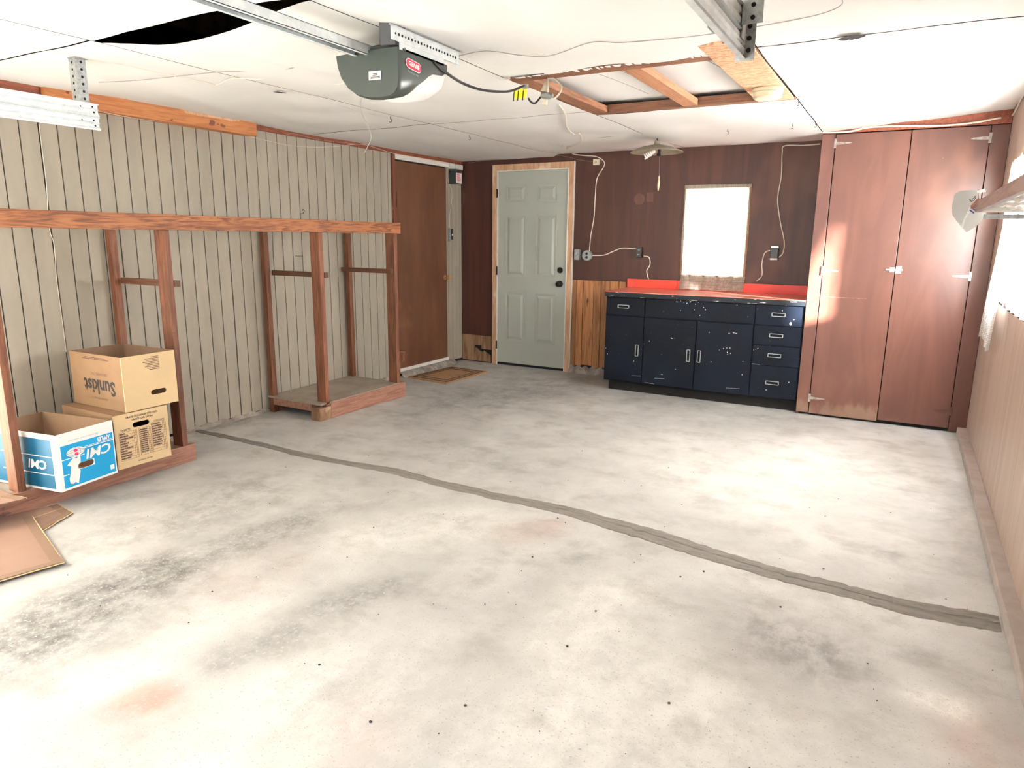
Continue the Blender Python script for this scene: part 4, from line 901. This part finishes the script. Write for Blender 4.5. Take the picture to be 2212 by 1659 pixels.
# ------------------------------------------------------------------ door tracks
def track(s, xc, label, lab2):
    """s = +1: open side faces +x (left track); -1 mirrored"""
    t = thing('door_track', (xc, 1.2, 1.86), label, 'track', 'overhead door tracks')
    for z0 in (1.925, 1.865):
        m = MB(); h_ = .056
        prof_ = [(0, 0), (.012, -.002), (.016, .004), (.010, .009), (.004, .012), (.003, h_*.45), (.010, h_*.55), (.003, h_*.65), (.004, h_-.006), (.016, h_-.002), (.016, h_), (-.002, h_+.001)]
        rings = [[(xc+s*a, y, z0+b) for a, b in prof_]+[(xc+s*(a-.003), y, z0+b) for a, b in reversed(prof_)] for y in (-.6, 2.07)]
        m.loft(rings); m.build('rail', M_galv, t)
        m = MB()
        for y, dz in ((2.045, .042), (2.035, .030), (2.05, .018), (1.99, .036)): m.lathe([(.0045, 0), (.0045, .0008)], (xc+s*.0045, y, z0+dz), (s, 0, 0), 8)
        m.build('punched_hole', M_hole, t)
    m = MB(); m.box(min(xc-s*.006, xc-s*.003), max(xc-s*.006, xc-s*.003), 1.995, 2.04, 1.90, H-.004); m.box(min(xc-s*.055, xc-s*.003), max(xc-s*.055, xc-s*.003), 1.992, 1.995, 1.93, H-.004)
    m.box(xc-.05, xc+.012, 1.985, 2.045, H-.012, H-.009)
    m.build('hanger_angle', M_galvdull, t)
    m = MB()
    for k in range(8):
        m.lathe([(.006, 0), (.006, .0008)], (xc-s*.003+s*.0002, 2.018, 1.935+k*.032), (s, 0, 0), 10)
        m.lathe([(.006, 0), (.006, .0008)], (xc-s*.030, 1.9918, 1.945+k*.03), (0, -1, 0), 10)
    m.build('hanger_hole', M_hole, t)
    return t
track(1, -3.432, 'galvanised double door track on its hanger, near the left wall', '')
TR = track(-1, -.445, 'galvanised double door track with hanger, upper right beside the ceiling hatch', '')
m = MB(); m.box(-.470, -.420, 2.068, 2.072, 1.86, 2.17); m.build('end_strap', M_galvdull, TR)
m = MB()
for k in range(9): m.lathe([(.0065 if k != 6 else .004, 0), (.0065, .0008)], (-.436, 2.068, 1.885+k*.030), (0, -1, 0), 10)
m.build('strap_hole', M_hole, TR)
m = MB()
for k in range(6): m.lathe([(.005, 0), (.0045, .003), (.002, .004)], (-.458, 2.068, 1.875+k*.045), (0, -1, 0), 8)
m.build('bolt_head', M_chrome, TR)
MB().slab([at(1528, 8, 'x', -.466), at(1546, 8, 'x', -.466), at(1548, 30, 'x', -.466), at(1543, 72, 'x', -.466), at(1529, 58, 'x', -.466)], (-.003, 0, 0)).build('splice_plate', M_galvdull, TR)
# ------------------------------------------------------------------ ceiling things
sc_ = Vector((-.745, 4.09, H-.014))
SD = thing('smoke_detector', (sc_.x, sc_.y, sc_.z-.05), 'round cream smoke detector on the strand board beside the hatch', 'detector')
MB().lathe([(.078, 0), (.080, -.016), (.074, -.018)], sc_, (0, 0, 1), 32).build('mounting_ring', M_cream, SD, True)
MB().lathe([(.072, -.016), (.076, -.022), (.074, -.044), (.062, -.052), (.03, -.052)], sc_, (0, 0, 1), 32).build('cover', M_cream, SD, True)
MB().lathe([(.020, -.0522), (.018, -.056), (.008, -.057)], sc_, (0, 0, 1), 20).build('test_button', M_label, SD, True)
# bare lamp holder with cord loops
LH = thing('lamp_holder', (-1.70, 3.38, 2.04), 'old pull socket with curled cords hanging at the corner of the ceiling hatch', 'socket')
b0 = at(1180, 205, 'y', 3.37)
MB().lathe([(.006, .055), (.014, .03), (.022, .0), (.020, -.005)], b0+Vector((-.008, 0, .02)), (.25, 0, 1), 14).build('cap', M_porc, LH, True)
MB().lathe([(.030, .012), (.034, .006), (.034, -.010), (.026, -.014)], b0+Vector((.004, 0, -.004)), (.1, 0, 1), 18).build('socket_body', M_galvdull, LH, True)
MB().lathe([(.014, 0), (.015, -.018), (.012, -.026)], b0+Vector((-.006, 0, -.022)), (.1, 0, 1), 12).build('socket_stub', M_porc, LH, True)
wire('cord_loop', [b0+Vector((.004, 0, .078)), b0+Vector((.04, .01, .075)), b0+Vector((.078, .01, .04)), b0+Vector((.078, 0, .005)), b0+Vector((.045, 0, -.022)), b0+Vector((.02, 0, -.012))], .0048, M_porc, '', parent=LH)
wire('black_lead', [at(1141, 212, 'y', 3.32), at(1147, 220, 'y', 3.34), at(1156, 223, 'y', 3.36), b0+Vector((-.03, 0, -.006))], .005, M_wireb, '', parent=LH)
# yellow warning tags on cord
YT = thing('warning_tag', at(1125, 205, 'y', 3.26), 'three bright yellow folded tag strips hanging from the black power cord', 'tag')
for k, (u0, u1) in enumerate(((1111, 1119), (1120, 1130), (1131, 1139))):
    pts = [at(u0+2, 190-k*1.5, 'y', 3.25+.006*k), at(u1, 188-k*1.5, 'y', 3.25+.006*k), at(u1-2, 212-k, 'y', 3.25+.006*k), at(u0-2, 217-k, 'y', 3.25+.006*k)]
    MB().slab(pts, (0, .002, 0)).build('tag_strip', M_yellow, YT)
    MB().slab([at(u0-1.5, 198-k, 'y', 3.249+.006*k), at(u0+.5, 197-k, 'y', 3.249+.006*k), at(u0-1, 218-k, 'y', 3.249+.006*k), at(u0-3, 219-k, 'y', 3.249+.006*k)], (0, .002, 0)).build('tag_edge', M_black, YT)
MB().obox(at(1135, 187, 'y', 3.25), (1, 0, 0), (0, 1, 0), (0, 0, 1), .014, .010, .010).build('tag_clip', M_chrome, YT)
# pendant lamp over the bench
LP = Vector((-1.835, 5.60, 0)); rimz = 2.062
PL = thing('pendant_lamp', (LP.x, LP.y, 1.99), 'shallow dusty metal pendant shade with a twisted white bulb over the bench', 'lamp')
MB().tube([(LP.x, LP.y, H-.006), (LP.x, LP.y, 2.14)], .004, 6).build('stem', M_wireb, PL)
MB().lathe([(.012, .085), (.022, .082), (.024, .055), (.034, .050)], (LP.x, LP.y, rimz), (0, 0, 1), 18).build('socket_cap', M_shade, PL, True)
sh = [(.024, .052), (.06, .050), (.11, .038), (.16, .020), (.205, .002), (.210, -.004), (.204, -.003), (.155, .014), (.105, .032), (.05, .043), (.02, .044)]
MB().lathe(sh, (LP.x, LP.y, rimz), (0, 0, 1), 40).build('shade', M_shade, PL, True)
bp0 = Vector((LP.x-.01, LP.y, rimz+.01)); bd = Vector((-.9, 0, -.45)).normalized(); pts = []
bu = bd.orthogonal().normalized(); bv = bd.cross(bu)
for k in range(60): a = k*.42; pts.append(bp0+bd*(.035+.0011*k)+(bu*math.cos(a)+bv*math.sin(a))*.016)
MB().tube(pts, .006, 6).build('spiral_bulb', M_lens, PL, True)
MB().lathe([(.010, 0), (.015, .012), (.016, .03), (.012, .034)], bp0, bd, 14).build('bulb_base', M_white, PL, True)
MB().lathe([(.012, .04), (.014, .0), (.020, -.018), (.012, -.024)], (LP.x+.02, LP.y, rimz-.01), (.1, 0, 1), 14).build('switch_body', M_bronze, PL, True)
wire('pull_cord', [(LP.x+.025, LP.y, rimz-.03), (LP.x+.030, LP.y, 1.95), (LP.x+.031, LP.y, 1.875)], .0012, M_wireg, '', parent=PL)
MB().lathe([(.003, 0), (.005, -.012), (.005, -.03), (.009, -.05), (.010, -.08), (.006, -.105), (.002, -.118)], (LP.x+.031, LP.y, 1.878), (.02, 0, 1), 10).build('cord_tassel', M_tan, PL, True)
# cup hooks
def hook(name, p, label, up=(0, 0, 1), r=.012):
    pts = [p, p+Vector((0, 0, -.02))]+[p+Vector((r*math.cos(a)-r*0+r*-0, 0, -.02-r+0))+Vector((0, 0, r*math.sin(a))) for a in [PI/2-2*PI*k/10*.8 for k in range(0, 9)]]
    tag(MB().tube(pts, .0018, 6).build(name, M_bronze), label, 'hook', 'cup hooks in the ceiling')
hook('cup_hook', at(1572, 278, 'z', H+.0), 'steel cup hook in the ceiling right of the pendant lamp')
hook('cup_hook', at(1762, 262, 'z', H), 'steel cup hook in the ceiling at the corner of the closet', r=.009)
hook('cup_hook', at(1712, 266, 'z', H), 'small cup hook between the closet corner and the bench lamp', r=.008)
hook('cup_hook', at(843, 250, 'z', H-.002), 'dark cup hook in the ceiling seam below the opener', r=.011)
hook('cup_hook', at(1014, 291, 'z', H), 'dark cup hook in the ceiling seam above the left end of the grey door', r=.010)
hook('cup_hook', at(1725, 215, 'z', H), 'tiny hook in the ceiling just past the hatch and smoke detector', r=.006)
# ceiling and wall wires
cw = H-.026
wire('wire', [at(0, 97, 'z', cw), at(95, 110, 'z', cw), at(190, 125, 'z', cw), at(300, 148, 'z', cw), at(380, 165, 'z', cw), at(445, 177, 'z', cw), at(470, 183, 'z', cw), at(500, 170, 'z', cw), at(560, 171, 'z', cw), at(620, 168, 'z', cw), at(680, 180, 'z', cw), at(730, 182, 'z', cw), at(760, 172, 'z', cw)], .0022, M_wirew, 'cream wire stapled to the ceiling from the left track to the opener', 'wire')
wire('wire', [at(213, 178, 'z', cw), at(290, 174, 'z', cw), at(370, 166, 'z', cw), at(470, 156, 'z', cw), at(560, 154, 'z', cw), at(620, 149, 'z', cw), at(655, 143, 'z', cw), at(700, 155, 'z', cw), at(730, 156, 'z', cw), at(760, 148, 'z', cw)], .0020, M_wireg, 'grey wavy wire on the ceiling above the cream one, left of the opener', 'wire')
wire('wire', [at(985, 122, 'z', cw), at(1050, 110, 'z', cw), at(1130, 120, 'z', cw), at(1190, 120, 'z', cw), at(1275, 92, 'z', cw), at(1340, 92, 'z', cw), at(1420, 86, 'z', cw), at(1500, 78, 'z', cw), at(1560, 70, 'z', cw)], .0018, M_wireg, 'fine wire sagging across the ceiling from opener to right track', 'wire')
wire('wire', [at(1632, 58, 'z', cw), at(1720, 42, 'z', cw), at(1780, 28, 'z', cw), at(1818, 10, 'z', cw), at(1815, -10, 'z', cw)], .0018, M_wireg, 'fine wire on the ceiling right of the right track', 'wire')
wire('wire', [at(213, 240, 'x', XL+.09), at(300, 257, 'x', XL+.05), at(400, 268, 'x', XL+.04), at(470, 277, 'x', XL+.02), at(560, 300, 'x', XL+.02), at(640, 316, 'x', XL+.02), at(720, 317, 'x', XL+.02), at(783, 312, 'x', XL+.025), at(845, 330, 'x', XL+.025), at(900, 340, 'x', XL+.025), at(960, 352, 'x', XL+.03), at(975, 360, 'x', XL+.05)], .0018, M_wirew, 'thin pale wire drooping along the top of the left siding', 'wire')
wire('wire', [at(610, 296, 'x', XL+.02), at(632, 288, 'x', XL+.025), at(670, 298, 'x', XL+.024), at(720, 306, 'x', XL+.024), at(782, 312, 'x', XL+.026)], .0016, M_wireg, 'short grey wire curling along the red trim over the siding', 'wire')
wire('wire', [at(84, 268, 'x', XL+.004), at(92, 330, 'x', XL+.004), at(100, 395, 'x', XL+.004), at(103, 450, 'x', XL+.004), at(108, 500, 'x', XL+.006), at(117, 530, 'x', XL+.008), at(122, 600, 'x', XL+.004), at(134, 690, 'x', XL+.004), at(143, 760, 'x', XL+.004)], .0022, M_wirew, 'cream wire running straight down the left siding behind the cartons', 'wire')
wire('conduit', [at(1777, 286, 'y', DY-.014), at(1830, 285, 'y', DY-.014), at(1880, 275, 'y', DY-.014), at(1960, 272, 'y', DY-.014), at(2040, 271, 'y', DY-.014), at(2110, 264, 'y', DY-.014), at(2160, 255, 'y', DY-.016), at(2173, 258, 'x', XR-.006), at(2190, 245, 'x', XR-.006), at(2215, 195, 'x', XR-.006)], .0062, M_wirew, 'cream cable strung along the top of the closet to the right wall')
# cable from the hatch to the outlets on the back wall
yw = YB-.008
wire('cable', [at(1207, 226, 'z', H-.014), at(1220, 245, 'z', H-.014), at(1225, 275, 'z', H-.014), at(1240, 290, 'z', H-.016), at(1252, 289, 'z', H-.016), at(1256, 303, 'z', H-.016), at(1247, 312, 'z', H-.016), at(1226, 322, 'z', H-.012), at(1222, 316, 'z', H-.012), at(1214, 317, 'z', H-.012), at(1224, 326, 'y', yw), at(1240, 333, 'y', yw), at(1262, 336, 'y', yw), at(1290, 339, 'y', yw), at(1306, 354, 'y', yw), at(1290, 385, 'y', yw), at(1286, 420, 'y', yw), at(1283, 470, 'y', yw), at(1276, 510, 'y', yw), at(1273, 545, 'y', yw)], .0048, M_wirew, 'long cream cable from the ceiling down the brown wall to the round outlet')
wire('cable', [at(1280, 552, 'y', yw), at(1305, 551, 'y', yw), at(1325, 543, 'y', yw), at(1345, 536, 'y', yw), at(1376, 538, 'y', yw)], .0052, M_wirew, 'short cream cable arching between round outlet and black outlet')
wire('cable', [at(1390, 553, 'y', yw), at(1402, 556, 'y', yw), at(1404, 572, 'y', yw), at(1397, 585, 'y', yw), at(1401, 603, 'y', yw)], .0050, M_wirew, 'cream cable dropping from the black outlet to the red bench')
wire('cable', [at(1772, 311, 'y', yw), at(1735, 314, 'y', yw), at(1695, 315, 'y', yw), at(1690, 330, 'y', yw), at(1688, 380, 'y', yw), at(1680, 430, 'y', yw), at(1686, 480, 'y', yw), at(1694, 520, 'y', yw), at(1692, 545, 'y', yw), at(1683, 556, 'y', yw)], .0052, M_wirew, 'cream cable looping down right of the window to the small black box')
wire('cable', [at(1664, 541, 'y', yw), at(1652, 547, 'y', yw), at(1646, 570, 'y', yw), at(1646, 595, 'y', yw), at(1634, 608, 'y', yw)], .0050, M_wirew, 'cream cable curving from the small black box to the bench')
wire('wire', [at(1012, 352, 'y', yw), at(1060, 346, 'y', yw), at(1120, 342, 'y', yw), at(1200, 336, 'y', yw), at(1222, 338, 'y', yw), at(1250, 345, 'y', yw), at(1280, 349, 'y', yw)], .0014, M_wireg, 'hair-thin wire along the brown wall above the grey door', 'wire')
# small boxes on the back wall
def wbox(name, u, v, w, h, d, mat, label, cat):
    p = at(u, v, 'y', YB-.02); t_ = thing(name, (p.x, YB, p.z-h/2), label, cat)
    MB().box(p.x-w/2, p.x+w/2, YB-d, YB, p.z-h/2, p.z+h/2, .003).build('housing', mat, t_); return t_, p
t, p = wbox('doorbell_box', 1288, 350, .062, .056, .03, M_cream, 'small cream box on the brown wall by the top of the grey door', 'box')
MB().lathe([(.006, 0), (.004, .003)], (p.x, YB-.03, p.z), (0, -1, 0), 8).build('button', M_hole, t)
t, p = wbox('light_switch', 1248, 550, .055, .105, .045, M_galvdull, 'grey metal toggle switch box right of the grey door', 'switch')
MB().box(p.x-.005, p.x+.005, YB-.062, YB-.045, p.z, p.z+.018, .002).build('toggle', M_chrome, t)
p = at(1268, 552, 'y', YB-.03); t = thing('round_outlet', (p.x, YB, p.z-.045), 'round metal outlet with two sockets beside the switch box', 'outlet')
MB().lathe([(.050, 0), (.052, .036), (.046, .042), (.02, .042)], (p.x, YB, p.z), (0, -1, 0), 28).build('housing', M_galvdull, t, True)
for dz in (-.018, .018): MB().lathe([(.014, 0), (.013, .002)], (p.x, YB-.042, p.z+dz), (0, -1, 0), 14).build('socket', M_black, t)
t, p = wbox('outlet_box', 1381, 545, .058, .102, .04, M_black, 'black two-socket outlet box between the door and the window', 'outlet')
m = MB()
for dz in (-.022, .022):
    for dx_ in (-.006, .006): m.box(p.x+dx_-.0015, p.x+dx_+.0015, YB-.0412, YB-.04, p.z+dz-.006, p.z+dz+.006)
m.build('socket_slot', M_boxwhite, t)
t, p = wbox('outlet_box', 1673, 547, .062, .085, .04, M_black, 'small black outlet box with white label right of the window', 'outlet')
MB().box(p.x-.03, p.x+.032, YB-.042, YB-.0405, p.z-.060, p.z-.043).build('paper_label', M_boxwhite, t); MB().box(p.x-.03, p.x+.032, YB-.03, YB-.002, p.z+.043, p.z+.062, .002).build('top_clamp', M_chrome, t)
# transformer and wall button at the end of the left siding
TB = thing('control_box', (XL, 6.37, 1.93), 'grey control box with red-lettered white label high in the left corner', 'control box')
MB().box(XL, -4.240, 6.312, 6.436, 1.935, 2.082, .003).build('housing', M_opener, TB)
MB().box(-4.240, -4.2385, 6.322, 6.428, 1.945, 2.045).build('label_plate', M_boxwhite, TB)
MB().box(-4.240, -4.2380, 6.345, 6.42, 2.055, 2.074).build('name_plate', M_black, TB)
m = MB()
for k in range(8):
    m.box(-4.2385, -4.2378, 6.338, 6.338+random.uniform(.05, .075), 2.034-.010*k, 2.039-.010*k)
m.build('printed_text', M_logo, TB)
MB().lathe([(.012, 0), (.014, .01), (.006, .012)], (XL+.03, 6.312, 2.055), (0, -1, 0), 12).build('gland', M_black, TB)
wire('low_voltage_wire', [(XL+.01, 6.30, 2.10), (XL+.012, 6.30, 1.96), (XL+.02, 6.345, 1.88), (XL+.016, 6.352, 1.76), (XL+.012, 6.32, 1.60), (XL+.01, 6.315, 1.475)], .0022, M_wirew, '', parent=TB)
SW = thing('wall_button', (XL, 6.32, 1.33), 'small black and grey wall button between brown door and corner', 'switch')
MB().box(XL, XL+.028, 6.295, 6.355, 1.335, 1.475, .006).build('housing', M_galvdull, SW); MB().box(XL+.028, XL+.034, 6.312, 6.352, 1.355, 1.468, .002).build('face', M_black, SW)
MB().lathe([(.009, 0), (.008, .004)], (XL+.034, 6.333, 1.405), (1, 0, 0), 10).build('button', M_boxwhite, SW)
# nails and hook on siding
HK = [at(645, 460, 'x', XL)]
pp = at(648, 462, 'x', XL); pts = [pp, pp+Vector((.02, 0, 0))]+[pp+Vector((.02+.004*k, .018*math.sin(k*.7), .018-.018*math.cos(k*.7))) for k in range(1, 7)]
tag(MB().tube(pts, .003, 6).build('wall_hook', M_bronze), 'dark bent hook screwed to the siding above the timber rail', 'hook')
p1 = at(642, 553, 'x', XL+.02); tag(MB().tube([p1+Vector((-.02, 0, 0)), p1, p1+Vector((.03, .03, 0))], .0022, 6).build('nail', M_bronze), 'long nail sticking out of the siding inside the right bay', 'nail')
p1 = at(650, 554, 'x', XL)
# ------------------------------------------------------------------ shelf on right wall with plastic and a bent metal sheet
SH = thing('wall_shelf', (.37, 2.6, 1.47), 'shelf on the right wall with red-brown front edge and white plastic underneath', 'shelf')
MB().box(.215, .235, 1.25, 3.40, 1.502, 1.542, .003).build('front_rail', wood('shelf_edge_wood', (.24, .15, .13), (.17, .09, .075), GY), SH)
MB().box(.236, XR-.001, 1.25, 3.40, 1.535, 1.547).build('shelf_board', M_white, SH)
rg = random.Random(12)
MB().grid(lambda a, b: Vector((.238+(XR-.245)*a, 1.3+2.02*b, 1.525-.006*math.sin(a*31+b*7)*math.sin(b*67)-.005*math.sin(a*17+b*40)-.012*math.sin(PI*a))), 30, 120).build('plastic_lining', M_plastic, SH, True)
m = MB(); m.box(.236, XR-.001, 3.352, 3.378, 1.500, 1.532, .003); m.build('white_cross_bar', M_white, SH)
m = MB(); m.box(.245, XR-.001, 3.384, 3.388, 1.474, 1.492); m.box(.245, XR-.001, 3.345, 3.349, 1.524, 1.531); m.build('steel_cross_bar', M_galvdull, SH)
m = MB()
def bundle(c, rx, ry, rz, sd, N=16):
    r_ = random.Random(sd); ph = [r_.uniform(0, 6) for _ in range(6)]
    def f(a, b):
        th = a*2*PI; fi = (b-.5)*PI; k = 1+.18*math.sin(3*th+ph[0]+4*fi)+.12*math.sin(7*th+ph[1]-5*fi)+.06*math.sin(13*th+ph[2]+9*fi)
        return Vector((c[0]+rx*k*math.cos(fi)*math.cos(th), c[1]+ry*k*math.cos(fi)*math.sin(th), c[2]+rz*(.9+.1*k)*math.sin(fi)))
    return MB().grid(f, 32, 16)
tag(bundle((.335, 2.30, 1.655), .085, .30, .10, 3).build('cloth_bundle', M_tan, None, True), 'crumpled buff cloth bundle lying on top of the right wall shelf', 'cloth')
def shp(u, v, x=.222, y=3.43): return at(u, v, 'y', y)
BS = thing('bent_sheet', at(2085, 500, 'y', 3.43), 'bent grey sheet-metal plate hung on the far corner of the wall shelf', 'sheet')
A = [shp(2062, 420), shp(2072, 413), shp(2112, 409), shp(2112, 428), shp(2096, 444), shp(2084, 470), shp(2078, 492), shp(2064, 474), shp(2056, 462), shp(2057, 440)]
MB().slab(A, (.004, .004, 0)).build('plate', M_sheet, BS)
B = [shp(2084, 470), shp(2096, 452), shp(2120, 446), shp(2124, 456), shp(2129, 464), shp(2118, 478), shp(2104, 490), shp(2087, 501), shp(2078, 492)]
MB().slab([p+Vector((0, -.004-.0*i, 0)) for i, p in enumerate(B)], (.004, -.003, 0)).build('folded_plate', pm('light_sheet_metal', (.56, .57, .55), (.5, .51, .5), ns=5, rough=.4), BS)
MB().slab([shp(2096, 445, y=3.40), shp(2112, 428, y=3.40), shp(2128, 428, y=3.40), shp(2124, 446, y=3.40), shp(2098, 452, y=3.40)], (0, .01, 0)).build('wood_wedge', M_base, BS)
MB().slab([shp(2110, 412, y=3.40), shp(2128, 407, y=3.40), shp(2130, 414, y=3.40), shp(2112, 418, y=3.40)], (0, .006, 0)).build('tape_patch', M_white, BS)
tx = (shp(2112, 444, y=3.41)-shp(2098, 457, y=3.41)).normalized()
text('10', .030, shp(2103, 454, y=3.41), tx, Vector((-tx.z, 0, tx.x)), pm('blue_marker', (.05, .05, .25), rough=.6), BS, offset=.0008, off=.004)
text('for', .022, shp(2102, 430, y=3.41), tx, Vector((-tx.z, 0, tx.x)), M_ink, BS, offset=.0004, off=.012)
